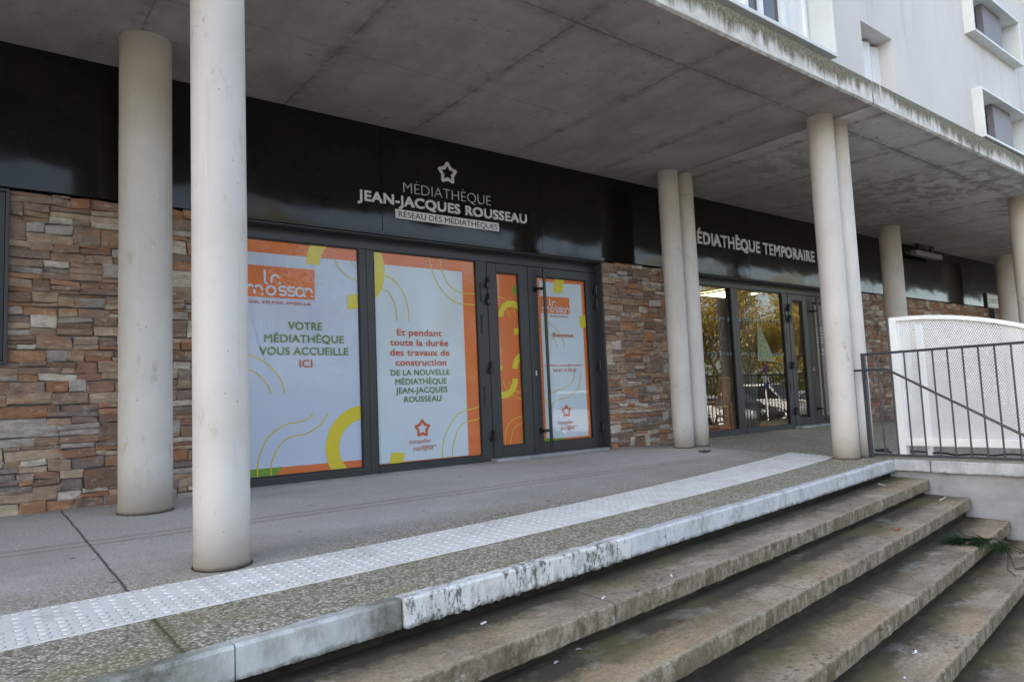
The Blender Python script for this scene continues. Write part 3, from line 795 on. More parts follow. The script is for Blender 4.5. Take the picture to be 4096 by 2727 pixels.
# ------------------------------------------------------------------ the building above: canopy slab in two lengths, wall, windows
bld = empty('apartment_building', (9, 5, -1), 'pale apartment building with a concrete canopy slab, mossy at its edge', 'building')
def slab(a, b):
    m = MB(); y0, y1 = 4.25, 8.9; z0, z1 = 3.803, 4.143
    n = max(2, int((b-a)*3))
    xs = fr(a, b, n)
    m.cur = 0; m.quad((a, y0+.03, z0), (b, y0+.03, z0), (b, y1, z0), (a, y1, z0))
    m.cur = 1
    for x0, x1 in zip(xs, xs[1:]):
        d = lambda x: nz(x, 2.5, 3)*.004
        m.quad((x0, y0+.03, z0), (x1, y0+.03, z0), (x1, y0+d(x1), z0+.025), (x0, y0+d(x0), z0+.025))
        m.quad((x0, y0+d(x0), z0+.025), (x1, y0+d(x1), z0+.025), (x1, y0, z1), (x0, y0, z1))
        m.quad((x0, y0, z1), (x1, y0, z1), (x1, 4.6, z1+.01), (x0, 4.6, z1+.01))
    m.cur = 0
    m.quad((a, y0, z1), (a, y0, z0+.025), (a, y0+.03, z0), (a, y1, z0), (a, y1, z1)); m.quad((b, y0, z1), (b, y0, z0+.025), (b, y0+.03, z0), (b, y1, z0), (b, y1, z1))
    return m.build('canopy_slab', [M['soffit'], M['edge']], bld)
slab(-50, 9.725); slab(9.765, 48)  # unseen left run of slab and wall lengthened to block the low sun
boxo('joint_filler', M['gasket'], bld, 9.722, 9.768, 4.285, 8.85, 3.83, 4.12)
# wall with openings cut out as a grid of panels
YW = 4.40
boxes = [(2.5, 8.83, 4.225, 6.7, .05), (13.90, 16.40, 4.195, 5.10, .045), (13.87, 16.37, 6.105, 7.03, .045), (17.38, 19.90, 7.53, 8.55, .045)]
holes = [(9.90, 10.87, 4.145, 5.13)]+[(q[0]+q[4]*.6, q[1]-q[4]*.6, max(4.141, q[2]+q[4]*.6), q[3]-q[4]*.6) for q in boxes]
xs = sorted({-50, 48, *[h[0] for h in holes], *[h[1] for h in holes]}); zs = sorted({4.14, 21, *[h[2] for h in holes], *[h[3] for h in holes]})
m = MB()
for a, b in zip(xs, xs[1:]):
    for c, d in zip(zs, zs[1:]):
        if any(h[0] < (a+b)/2 < h[1] and h[2] < (c+d)/2 < h[3] for h in holes): continue
        m.quad((a, YW, c), (b, YW, c), (b, YW, d), (a, YW, d))
for h in holes:                                # reveals
    y2 = YW+.34
    m.quad((h[0],YW,h[2]),(h[0],y2,h[2]),(h[0],y2,h[3]),(h[0],YW,h[3])); m.quad((h[1],YW,h[2]),(h[1],y2,h[2]),(h[1],y2,h[3]),(h[1],YW,h[3]))
    m.quad((h[0],YW,h[3]),(h[1],YW,h[3]),(h[1],y2,h[3]),(h[0],y2,h[3])); m.quad((h[0],YW,h[2]),(h[1],YW,h[2]),(h[1],y2,h[2]),(h[0],y2,h[2]))
m.quad((-50,YW,21),(48,YW,21),(48,20,21),(-50,20,21)); m.quad((-50,20,-2.4),(48,20,-2.4),(48,20,21),(-50,20,21))
m.quad((-50,YW,4.14),(-50,20,4.14),(-50,20,21),(-50,YW,21)); m.quad((48,YW,4.14),(48,20,4.14),(48,20,21),(48,YW,21))
m.quad((-50,8.9,-2.4),(-50,20,-2.4),(-50,20,4.14),(-50,8.9,4.14)); m.quad((48,8.9,-2.4),(48,20,-2.4),(48,20,4.14),(48,8.9,4.14))
m.build('upper_wall', M['render'], bld)
def surround(x0, x1, z0, z1, yf, w=.055):
    o = MB(); frame_mb(o, x0, x1, z0, z1, yf, YW+.27, w); f = o.build('window_surround', M['box_metal'], bld, .004); return f
# big glazed window at the top left
s = surround(2.5, 8.83, 4.225, 6.7, 4.24, .05)
m = MB(); frame_mb(m, 2.57, 8.76, 4.29, 6.63, 4.56, 4.64, .07)
for x in (3.4, 4.5, 5.6, 6.55, 7.28, 8.1): m.box(x, x+.085, 4.55, 4.645, 4.36, 6.56)
m.build('window_frame', M['pvc'], s, .004)
for a, b, k in ((2.64,3.4,'pvc'), (3.485,4.5,'pvc'), (4.585,5.6,'pvc'), (5.685,6.55,'pvc'), (6.635,7.28,'pvc'), (8.185,8.69,'pvc')):
    m = MB(); m.box(a, b, 4.60, 4.625, 4.36, 6.56)
    q = a+.16
    while q < b-.05: m.box(q, q+.012, 4.592, 4.599, 4.36, 6.56); q += .17
    m.build('panel', M[k], s)
boxo('pane', M['dark_glass'], s, 7.365, 8.1, 4.60, 4.62, 4.36, 6.56)
boxo('sash', M['pvc'], s, 7.62, 7.70, 4.56, 4.599, 4.36, 6.56)
# tall recessed window with folding shutters
m = MB()
for i in range(6):
    x = 9.95+i*.155; m.quad((x, 4.60+.05*(i % 2), 4.15), (x+.155, 4.60+.05*((i+1) % 2), 4.15), (x+.155, 4.60+.05*((i+1) % 2), 5.085), (x, 4.60+.05*(i % 2), 5.085))
m.build('folding_shutter', M['pvc'], bld)
boxo('window_back', M['dark_glass'], bld, 9.89, 10.88, 4.70, 4.73, 4.14, 5.14)
# two wide low windows with sliding mauve shutters
for x0, x1, z0, z1, w in boxes[1:]:
    s = surround(x0, x1, z0, z1, 4.24, w)
    boxo('shutter', M['shutter'], s, x0+.97, x0+1.90, 4.39, 4.50, z0+w+.004, z1-w-.004, .003)
    m = MB(); frame_mb(m, x0+w, x1-w, z0+w, z1-w, 4.56, 4.64, .06)
    for k in range(6): m.box(x0+1.98+k*.07, x0+2.03+k*.07, 4.55, 4.60, z0+.11, z1-.11)
    m.build('window_frame', M['pvc'], s)
    boxo('pane', M['pvc'], s, x0+.10, x1-.10, 4.615, 4.63, z0+.10, z1-.10)

# ------------------------------------------------------------------ stone cladding walls
def stone_wall(label, x0, x1, z0f, z1, y, seed, fine=True, sc_=1.0):
    r = random.Random(seed)
    m = MB(); m.cur = 0
    m.box(x0, x1, y+.045, y+.22, z0f, z1)
    m.cur = 1
    G = .0015
    def stone(xa, xb, za, zb):
        if xb-xa < .02 or zb-za < .012: return
        d = r.uniform(.0, .030); n1, n2 = (6, 4) if fine else (3, 3)
        j = lambda s: r.uniform(-s, s)
        ja = [j(.018), j(.018), j(.016), j(.016)]
        b = len(m.v); ph = r.uniform(0, 50)
        for a in range(n1):
            for c in range(n2):
                u, w = a/(n1-1), c/(n2-1)
                uu = (0, .045, .33, .67, .955, 1)[a] if fine else (0, .5, 1)[a]; ww = (0, .14, .86, 1)[c] if fine else (0, .5, 1)[c]
                lx0, lx1 = xa+G+ja[0]*(1-ww)*.8, xb-G+ja[1]*ww*.8
                px = lx0+(lx1-lx0)*uu
                pz = za+G+(zb-za-2*G)*ww+(ja[2]*(1-uu)+ja[3]*uu)*(.9 if zb-za > .05 else .4)
                edge = a in (0, n1-1) or c in (0, n2-1)
                py = y+.030-d-(0 if edge else .007)+(mnoise.noise(Vector((px*9, pz*22, ph)))*.016)
                if edge: pz += mnoise.noise(Vector((px*14, ph, pz*3)))*.006
                m.v.append(Vector((px, py, pz)))
        for a in range(n1-1):
            for c in range(n2-1): m.f.append([b+a*n2+c, b+(a+1)*n2+c, b+(a+1)*n2+c+1, b+a*n2+c+1]); m.mi.append(1)
        ringi = [b+a*n2 for a in range(n1)]+[b+(n1-1)*n2+c for c in range(1, n2)]+[b+a*n2+n2-1 for a in range(n1-2, -1, -1)]+[b+c for c in range(n2-2, 0, -1)]
        bb = len(m.v)
        for i in ringi: v = m.v[i].copy(); v.y = y+.06; m.v.append(v)
        L = len(ringi)
        for i in range(L): m.f.append([ringi[i], ringi[(i+1) % L], bb+(i+1) % L, bb+i]); m.mi.append(1)
    z = z0f
    while z < z1-.02:                          # bands, each broken into blocks laid one, two or three high
        hb = min(r.choice((.09, .12, .14, .17, .20))*sc_, z1-z)
        if z1-(z+hb) < .05: hb = z1-z
        x = x0
        while x < x1-.01:
            wb = r.choice((r.uniform(.14, .34), r.uniform(.22, .52)))*sc_
            if x1-(x+wb) < .18: wb = x1-x
            k = r.choice((1, 2, 2, 2, 3, 3)) if hb > .13 else r.choice((1, 1, 1, 2))
            cuts = [0]+sorted(r.uniform(.22, .78) if k == 2 else (.33*i+r.uniform(-.07, .07)) for i in range(1, k))+[1]
            for c0, c1 in zip(cuts, cuts[1:]):
                if r.random() < .42 and wb > .34:
                    f = r.uniform(.25, .75); stone(x, x+wb*f, z+hb*c0, z+hb*c1); stone(x+wb*f, x+wb, z+hb*c0, z+hb*c1)
                else: stone(x, x+wb, z+hb*c0, z+hb*c1)
            x += wb
        z += hb
    o = m.build('stone_wall', [M['mortar'], M['stone']])
    tag(o, label, 'wall', 'ledgestone wall sections of the ground floor')
    return o
ZB = zt(8.45)
stone_wall('brown ledgestone wall behind the thick column, left of the poster windows', -5.6, 2.19, ZB-.02, 2.30, 8.43, 3)
stone_wall('narrow ledgestone pier between the poster doors and the paired columns', 8.575, 10.59, ZB-.02, 2.30, 8.43, 5)
stone_wall('long ledgestone wall behind the perforated screen at the far right', 16.94, 30.5, ZB-.02, 2.30, 8.43, 9, False, 1.05)

# ------------------------------------------------------------------ black fascia with its seams and drip edges
fa = empty('fascia', (9, 8.4, 2.3), 'glossy black metal fascia running under the canopy above shopfronts and stone', 'fascia')
seam = [-12, -9.8, -6.96, -4.12, -1.28, 1.556, 4.396, 7.234, 10.07, 12.91, 15.75, 18.30, 20.80, 23.46, 24.68, 26.10, 28.6, 31]
for a, b in zip(seam, seam[1:]):
    m = MB(); n = 10; x0, x1 = a+.003, b-.003
    m.box(x0, x1, 8.40, 8.62, 2.315, 3.80)
    m.build('fascia_panel', M['fascia'], fa, .002)
for a, b in ((2.19, 8.575), (10.59, 16.935)):
    m = MB(); m.box(a, b, 8.365, 8.60, 2.285, 2.311); m.box(a, b, 8.365, 8.372, 2.311, 2.345)
    m.build('drip_edge', M['fascia'], fa, .002)
boxo('backing', M['gasket'], fa, -12, 31, 8.64, 8.72, 2.20, 3.80)

# ------------------------------------------------------------------ the two glazed shopfronts
def hinge(door, x, z):
    m = MB(); m.box(x-.028, x+.028, 8.565, 8.612, z, z+.075); m.box(x-.055, x+.012, 8.555, 8.612, z-.085, z-.01); m.tube([(x, 8.56, z-.09), (x, 8.56, z+.08)], .018, 8)
    m.build('hinge', M['black_metal'], door, .003)
def shopfront(dx, label):
    t = empty('glazed_shopfront', (5.4+dx, 8.65, zt(8.6)), label, 'shopfront', 'anthracite glazed shopfronts under the fascia')
    m = MB(); y0, y1 = 8.615, 8.71; zb = zt(8.62)-.01
    X = lambda v: v+dx
    m.box(X(2.22), X(2.43), y0, y1, zb, 2.284)
    m.box(X(4.14), X(4.242), y0, y1, zb, 2.12); m.box(X(4.246), X(4.35), y0+.002, y1, zb, 2.12)
    m.box(X(6.06), X(6.252), y0, y1, zb, 2.12)
    m.box(X(8.553), X(8.573), y0, y1, zb, 2.284)
    m.box(X(2.43), X(8.553), y0, y1, 2.12, 2.284)
    for a, b in ((2.43, 4.14), (4.35, 6.06)):
        m.box(X(a), X(b), y0, y1, zb, -.812)
        m.box(X(a)+.02, X(b)-.02, y0-.03, y0-.001, zb, -.872)
    m.box(X(2.22), X(8.573), 8.40, 8.612, 2.262, 2.284)
    m.box(X(8.545), X(8.573), 8.43, 8.612, zb, 2.26)
    m.build('frame', M['frame'], t, .004)
    for a, b in ((2.43, 4.14), (4.35, 6.06)):
        g = MB(); frame_mb(g, X(a), X(b), -.811, 2.119, 8.622, 8.66, .016); fr_ = g.build('window_seal', M['gasket'], t)
        g = MB(); g.quad((X(a)+.016,8.656,-.795),(X(b)-.016,8.656,-.795),(X(b)-.016,8.656,2.103),(X(a)+.016,8.656,2.103)); g.build('pane', M['glass'], fr_)
    boxo('threshold', M['side_wall'], t, X(6.2), X(8.55), 8.44, 8.63, zb, -.868, .004)
    for a, b, ga, gb, nm in ((6.258, 7.047, 6.425, 6.870, 'narrow glazed door leaf'), (7.058, 8.548, 7.235, 8.338, 'wide glazed door leaf with a long bar handle')):
        g = MB(); g.box(X(a), X(ga), 8.605, 8.69, -.862, 2.112); g.box(X(gb), X(b), 8.605, 8.69, -.862, 2.112)
        g.box(X(ga), X(gb), 8.605, 8.69, 1.972, 2.112); g.box(X(ga), X(gb), 8.605, 8.69, -.862, -.70)
        d = g.build('door', M['frame'], t, .005); d['label'] = nm
        g = MB(); frame_mb(g, X(ga), X(gb), -.70, 1.972, 8.612, 8.66, .014); g.build('door_seal', M['gasket'], d)
        g = MB(); g.quad((X(ga)+.014,8.656,-.686),(X(gb)-.014,8.656,-.686),(X(gb)-.014,8.656,1.958),(X(ga)+.014,8.656,1.958)); g.build('door_pane', M['glass'], d)
        if a < 7:
            for z in (1.80, 1.55, .50, -.52): hinge(d, X(6.262), z)
        else:
            for z in (1.82, 1.57, .53, -.52): hinge(d, X(8.535), z)
            g = MB(); g.tube([(X(7.30), 8.49, -.80), (X(7.30), 8.49, 2.065)], .026, 14)
            for z in (1.75, -.51): g.tube([(X(7.30), 8.49, z), (X(7.185), 8.52, z), (X(7.185), 8.607, z)], .022, 8); g.box(X(7.155), X(7.215), 8.595, 8.606, z-.05, z+.05)
            g.build('bar_handle', M['black_metal'], d)
            g = MB(); g.box(X(7.135), X(7.158), 8.600, 8.606, .36, .44); g.build('lock', M['sign_letter'], d, .002)
    m = MB()
    for z in (1.80, 1.30, .2): m.box(X(6.11), X(6.14), 8.612, 8.617, z-.3, z)
    m.build('tape_residue', M['riser'], t)
    return t
shopfront(0, 'closed shopfront with posters filling both windows and both door leaves')
shopfront(8.36, 'see-through shopfront under the temporary library sign, trees mirrored in its glass')

# ------------------------------------------------------------------ printed posters on the first shopfront
def layer(k): return 8.648-.0016*k
def poster(label, rect, sheet):
    t = empty('window_poster', (rect[0], layer(0), rect[2]), label, 'poster', 'printed films on the left shopfront')
    a = Art(layer(0), None); a.rect(*rect); a.build('sheet', M[sheet], t)
    return t
def lines(L, rect, t, w=.014, k=2):
    for l in L:
        a = Art(layer(k), rect); a.stroke(l, w); a.build('curved_line', M['yellow'], t)
def logo(t, x0, x1, z0, z1, rect, k=3):
    a = Art(layer(k), rect); a.rect(x0, x1, z0, z1); p = a.build('logo_panel', M['orange'], t)
    w, h = x1-x0, z1-z0; T = lambda u, v: (x0+u*w, z0+v*h)
    b = Art(layer(k+1), None); sw = .030*w
    def arc(u, v, r, a0, a1, n=9): return [(x0+u*w+r*w*math.cos(R(a0+(a1-a0)*i/n)), z0+v*h+r*w*math.sin(R(a0+(a1-a0)*i/n))) for i in range(n+1)]
    def dot(u, v): b.ring(x0+u*w, z0+v*h, sw*.55, 0, 0, 360)
    b.stroke([T(.305, .88), T(.305, .56)]+arc(.345, .52, .040, 180, 275, 5), sw, False)
    b.stroke([T(.395, .47)]+arc(.448, .60, .053, 180, 15), sw, False); dot(.505, .475)
    b.stroke(arc(.112, .238, .052, 195, 0)+[T(.164, .10)], sw, False); b.stroke(arc(.216, .238, .052, 180, -15), sw, False); dot(.060, .095); dot(.268, .095)
    b.ring(x0+.385*w, z0+.225*h, .058*w+sw/2, .058*w-sw/2, 0, 360)
    for c in (.545, .665):
        b.stroke([T(c+.048, .36), T(c-.018, .36)]+arc(c-.018, .295, .0275, 90, 270, 6)+[T(c+.018, .23)]+arc(c+.018, .165, .0275, 90, -90, 6)+[T(c-.048, .10)], sw, False)
    b.ring(x0+.785*w, z0+.225*h, .058*w+sw/2, .058*w-sw/2, 0, 360)
    b.stroke(arc(.905, .245, .048, 195, -15), sw, False); dot(.857, .095); dot(.953, .095)
    b.build('logo_lettering', M['ink_white'], p)
    return p
def metropole(t, cx, cz, r, xa, xb, z0):
    a = Art(layer(3), None); a.star(cx, cz, r); a.build('star_emblem', M['ink_red'], t)
    w = xb-xa; c = .19*w
    lettering('emblem_lettering', [('montpellier', xa, xb, z0, c, .0, 0), ('méditerranée', xa+.52*w, xa+1.24*w, z0-.30*w*.55, c*.55, .0, 0), ('métropole', xa+.18*w, xb+.07*w, z0-.42*w*.68, c, .0, 0)], M['ink_red'], t, layer(3))

# first window
r1 = (2.447, 4.123, -.795, 2.103)
t = poster('lavender poster reading VOTRE MEDIATHEQUE VOUS ACCUEILLE ICI in the window beside the slender column', r1, 'film_lav')
a = Art(layer(1), r1); a.rect(2.40, 4.2, 1.945, 2.2); a.rect(2.40, 2.54, -.8, 2.2); a.rect(2.40, 4.2, -.82, -.705); a.build('border', M['orange'], t)
a = Art(layer(2), r1); a.poly([(2.4,-.70),(3.075,-.70),(2.97,-.82),(2.4,-.82)]); a.build('corner', M['green'], t)
a = Art(layer(3), r1); a.ring(3.97, 1.85, .56, .372, 180, -90); a.build('ring', M['yellow'], t)
a = Art(layer(3), r1); a.ring(4.17, -.535, .545, .36, 90, 300); a.build('ring', M['yellow'], t)
lines([*ART['P1']['lines']], r1, t, .014, 4)
logo(t, 2.60, 3.52, 1.39, 1.782, r1, 4)
lettering('tagline', [('AGIR, RÉUNIR, EMBELLIR', 2.625, 3.473, 1.311, .034, .012, 0)], M['ink_red'], t, layer(4))
lettering('green_lettering', [('VOTRE', 3.162, 3.612, .995, .099, .018, 0), ('MÉDIATHÈQUE', 2.862, 3.908, .832, .099, .018, 0), ('VOUS ACCUEILLE', 2.802, 3.966, .674, .099, .018, 0)], M['ink_green'], t, layer(5))
lettering('red_lettering', [('ICI', 3.302, 3.470, .517, .099, .018, 0)], M['ink_red'], t, layer(5))
# second window
r2 = (4.367, 6.043, -.795, 2.103)
t = poster('bluish poster reading Et pendant toute la duree des travaux, right of the lavender poster', r2, 'film_blue')
a = Art(layer(1), r2); a.rect(4.3, 6.1, 1.937, 2.2); a.rect(5.822, 6.1, -.82, 1.937); a.rect(4.3, 5.822, -.82, -.785); a.build('border', M['orange'], t)
a = Art(layer(2), r2); a.ring(3.97, 1.85, .57, .372, 60, -60); a.build('ring', M['yellow'], t); a = Art(layer(2), r2); a.poly(ART['P2']['quad']); a.build('ring', M['yellow'], t)
lines(ART['P2']['lines'], r2, t, .014, 3)
lettering('red_lettering', [('Et pendant', 4.697, 5.425, .953, .093, .020, 0), ('toute la durée', 4.589, 5.531, .812, .093, .020, 0), ('des travaux de', 4.583, 5.548, .672, .093, .020, 0), ('construction', 4.660, 5.488, .532, .093, .020, 0)], M['ink_red'], t, layer(4))
lettering('green_lettering', [('DE LA NOUVELLE', 4.583, 5.538, .396, .080, .016, 0), ('MÉDIATHÈQUE', 4.648, 5.484, .270, .080, .016, 0), ('JEAN-JACQUES', 4.652, 5.490, .148, .080, .016, 0), ('ROUSSEAU', 4.780, 5.384, .024, .080, .016, 0)], M['ink_green'], t, layer(4))
metropole(t, 5.055, -.352, .128, 4.838, 5.191, -.555)
# narrow door
r3 = (6.439, 6.856, -.686, 1.958)
t = poster('tall narrow orange film with yellow arcs on the slim door leaf', r3, 'orange')
for arc_ in ((6.735, 1.28, .268, .172, 180, 20), (6.755, 1.30, .29, .20, -88, -50), (6.98, .475, .275, .175, 180, 110), (6.50, .32, .30, .195, 0, -115)):
    a = Art(layer(1), r3); a.ring(*arc_); a.build('arc', M['yellow'], t)
a = Art(layer(1), r3); a.poly([(6.42,.55),(6.46,.545),(6.522,.50),(6.47,.44),(6.42,.43)]); a.build('yellow_patch', M['yellow'], t)
a = Art(layer(1), r3)
for p in ART['P3']['g']:
    a = Art(layer(1), r3); a.poly(p); a.build('green_patch', M['green'], t)
lines(ART['P3']['lines'], r3, t, .011, 2)
# wide door
r4 = (7.249, 8.324, -.686, 1.958)
t = poster('door poster with a Bienvenue greeting, phone number and orange edges, behind the bar handle', r4, 'film_blue')
a = Art(layer(1), r4); a.rect(7.2, 7.33, -.7, 2); a.rect(7.33, 8.4, 1.90, 2); a.rect(8.258, 8.4, -.7, 1.90); a.rect(7.33, 8.258, -.7, -.655); a.build('border', M['orange'], t)
a = Art(layer(2), r4); a.poly(ART['P4']['gr']); a.build('corner', M['green'], t)
a = Art(layer(3), r4)
for p in ART['P4']['y']:
    a = Art(layer(3), r4); a.poly(p); a.build('yellow_patch', M['yellow'], t)
lines(ART['P4']['lines'], r4, t, .011, 4)
logo(t, 7.336, 7.967, 1.380, 1.656, r4, 4)
lettering('red_lettering', [('AGIR, RÉUNIR, EMBELLIR', 7.375, 7.935, 1.322, .026, .004, 0), ('Bienvenue', 7.565, 8.018, .990, .074, .010, 0), ('mediatheque.rousseau@montpellier.fr', 7.359, 8.226, .510, .036, .0, 0), ('04 67 10 70 20', 7.542, 8.044, .415, .054, .008, 0)], M['ink_red'], t, layer(5))
metropole(t, 7.786, -.230, .103, 7.590, 7.925, -.437)

# ------------------------------------------------------------------ raised lettering on the fascia
t = empty('library_sign', (5.46, 8.39, 2.54), 'grey sign reading MEDIATHEQUE JEAN-JACQUES ROUSSEAU with a star emblem', 'sign')
a = Art(8.388, None); a.star(5.463, 3.315, .168); a.build('star_emblem', M['sign_letter'], t)
lettering('thin_lettering', [('MÉDIATHÈQUE', 4.728, 6.225, 2.926, .138, -.026, .011)], M['sign_letter'], t, 8.396, .008)
lettering('bold_lettering', [('JEAN-JACQUES ROUSSEAU', 4.030, 6.906, 2.716, .142, .024, .008)], M['sign_letter'], t, 8.396, .022)
m = MB(); m.add([(4.589,8.378,2.540),(6.352,8.378,2.551),(6.352,8.378,2.679),(4.589,8.378,2.667),(4.589,8.398,2.540),(6.352,8.398,2.551),(6.352,8.398,2.679),(4.589,8.398,2.667)],
                [(0,1,2,3),(0,4,5,1),(1,5,6,2),(2,6,7,3),(3,7,4,0)])
p = m.build('name_bar', M['sign_letter'], t)
lettering('bar_lettering', [('RÉSEAU DES MÉDIATHÈQUES', 4.633, 6.318, 2.564, .078, .0, .006)], M['fascia'], p, 8.3765, .001)
t = empty('library_sign', (13.2, 8.39, 2.87), 'grey sign reading MEDIATHEQUE TEMPORAIRE, partly hidden by the paired columns', 'sign')
lettering('bold_lettering', [('MÉDIATHÈQUE TEMPORAIRE', 10.90, 15.50, 2.868, .248, .026, 0)], M['sign_letter'], t, 8.396, .025)

# ------------------------------------------------------------------ dark window at the far left
t = empty('dark_window', (-.8, 8.4, .55), 'dark framed window cut by the left picture edge beside brown stone', 'window')
m = MB(); frame_mb(m, -2.1, .292, .552, 2.29, 8.375, 8.44, .032); m.build('outer_frame', M['frame'], t, .003)
m = MB(); frame_mb(m, -2.066, .258, .586, 2.256, 8.395, 8.44, .05, .06, .12); m.build('sash', M['black_metal'], t, .003)
boxo('pane', M['dark_glass'], t, -2.01, .205, 8.415, 8.43, .65, 2.13)

# ------------------------------------------------------------------ railings
def railing(label, pts_of, n, y_or_x, axis):
    pass
t = empty('metal_railing', (9.87, 3.5, -1.0), 'grey steel railing with thin bars and a sloping handrail above the side wall', 'railing', 'grey steel railings of the terrace')
X = 9.87
m = MB(); m.tube([(X, 4.74, .412), (X, .5, .412)], .018, 10); m.build('top_rail', M['rail'], t)
m = MB(); m.box(X-.014, X+.014, .5, 4.74, -.983, -.950); m.build('bottom_rail', M['rail'], t)
m = MB(); m.box(X-.025, X+.025, 4.715, 4.769, -1.005, .43); m.build('post', M['rail'], t, .004)
y = 4.55
while y > .5:
    m = MB(); m.tube([(X, y, -.955), (X, y, .40)], .0115, 8, False); m.build('baluster', M['rail'], t); y -= .1745
X = 9.62
m = MB(); m.box(X-.022, X+.022, 4.768, 4.814, -1.01, .185); m.build('handrail_post', M['rail'], t, .003)
m = MB(); m.tube([(X, 4.81, .190), (X, 4.36, .190), (X, 4.30, .168), (X, 2.863, -.665), (X, .7, -1.92)], .0165, 10); m.build('handrail', M['rail'], t)
t = empty('metal_railing', (20, 4.55, -1.0), 'grey steel railing along the far terrace edge, mirrored in the glass', 'railing', 'grey steel railings of the terrace')
m = MB(); m.tube([(16.6, 4.55, .43), (27, 4.55, .43)], .028, 8); m.build('top_rail', M['rail'], t)
m = MB(); m.tube([(16.6, 4.55, -.93), (27, 4.55, -.93)], .022, 8); m.build('bottom_rail', M['rail'], t)
x = 16.7
while x < 27:
    m = MB(); m.tube([(x, 4.55, -.93), (x, 4.55, .42)], .0165, 6, False); m.build('baluster', M['rail'], t); x += .172

# ------------------------------------------------------------------ white perforated screen with an arched top
t = empty('perforated_screen', (10.26, 3, -1.0), 'white perforated metal screen with an arched top behind the railing', 'screen')
zc = lambda y: .915-.118*max(0, 4.42-y)**2 if y > 2.2 else .915-.118*2.22**2-.52*(2.2-y)
ys = [4.53-.06*i for i in range(58)]
def strip(name, y0, y1, zlo, zhi, mat, x0, x1, bev=0):
    m = MB(); n = 40
    for y in fr(y0, y1, n): m.v += [Vector((x0, y, zlo(y))), Vector((x0, y, zhi(y))), Vector((x1, y, zhi(y))), Vector((x1, y, zlo(y)))]
    for i in range(n):
        for j in range(4): m.f.append([i*4+j, (i+1)*4+j, (i+1)*4+(j+1) % 4, i*4+(j+1) % 4]); m.mi.append(0)
    m.f += [[0,1,2,3], [n*4+q for q in (3,2,1,0)]]; m.mi += [0, 0]
    return m.build(name, mat, t, bev)
strip('arched_top', 4.53, 1.3, lambda y: zc(y)-.055, zc, M['white_metal'], 10.255, 10.34)
boxo('leg', M['white_metal'], t, 10.253, 10.342, 4.437, 4.533, -1.011, .885, .004)
boxo('leg', M['white_metal'], t, 10.253, 10.342, 1.2, 1.3, -1.011, zc(1.3)-.002, .004)
boxo('bottom_rail', M['white_metal'], t, 10.256, 10.339, 1.3, 4.436, -.868, -.768, .004)
m = MB(); n = 50
for y in fr(4.436, 1.3, n): m.v += [Vector((10.30, y, -.768)), Vector((10.30, y, zc(y)-.05))]
for i in range(n): m.f.append([i*2, i*2+1, i*2+3, i*2+2]); m.mi.append(0)
m.build('perforated_sheet', M['perforated'], t)
m = MB(); m.box(10.46, 10.53, 4.20, 4.28, -1.01, .80); m.box(10.46, 10.53, 2.6, 2.68, -1.01, .45); m.build('back_post', M['white_metal'], t, .004)

m = MB(); pts = spline([(10.0, 0), (10.2, .1), (10.45, .02), (10.6, -.1), (10.5, .06), (10.9, .12), (11.3, .0)], 6)
m.tube([(10.42+.10*math.sin(i*.31), 4.62-i*.055, -.985+.02*abs(math.sin(i*.45))) for i in range(40)], .013, 6)
m.tube([(10.36+.06*math.sin(i*.5), 4.80-.10*math.cos(i*.42), -.982+.004*i) for i in range(14)], .012, 6)
tag(m.build('power_cable', M['cable']), 'black cable lying on the floor under the white perforated screen', 'cable')

# ------------------------------------------------------------------ batten light, wall plate, downpipe
t = empty('batten_light', (21.2, 8.2, 3.5), 'dusty grey batten light hanging under the canopy with a loop of cable', 'light fitting')
boxo('housing', plain('dusty_grey_plastic', (.23, .22, .215), .6), t, 20.35, 22.06, 8.10, 8.26, 3.455, 3.59, .01)
for x in (20.7, 21.55): boxo('bracket', M['black_metal'], t, x-.10, x+.10, 8.15, 8.21, 3.591, 3.802)
m = MB(); m.tube([(21.2+.42*math.cos(R(200-i*14)), 8.15, 3.62+.115*math.sin(R(200-i*14))+.02) for i in range(17)], .014, 6); m.build('cable_loop', M['cable'], t)
t = empty('wall_plate', (26.4, 8.38, 2.3), 'white wall plate in a black frame reading CABINET beside the farthest column', 'sign')
m = MB(); frame_mb(m, 25.93, 27.2, 2.285, 2.765, 8.34, 8.398, .035); m.build('plate_frame', M['black_metal'], t)
boxo('plate', M['pvc'], t, 25.965, 27.165, 8.36, 8.397, 2.32, 2.73)
lettering('plate_lettering', [('CABINET', 26.10, 26.95, 2.45, .15, .0, 0)], M['frame'], t, 8.358)
m = MB(); m.tube([(28.74, 8.34, 2.68), (28.74, 8.34, 3.735)], .055, 10); m.box(28.66, 28.82, 8.28, 8.398, 2.64, 2.70); m.box(28.66, 28.82, 8.28, 8.398, 3.70, 3.74)
tag(m.build('wall_tube', M['white_metal']), 'pale vertical tube fixed to the fascia beyond the farthest column', 'tube')
m = MB()
for x in (26.2, 26.35, 26.5): m.tube([(x, 8.38, 1.6), (x, 8.38, 2.28)], .03, 6)
tag(m.build('conduit_bundle', M['cable']), 'black conduits running down the stone under the white wall plate', 'conduit')

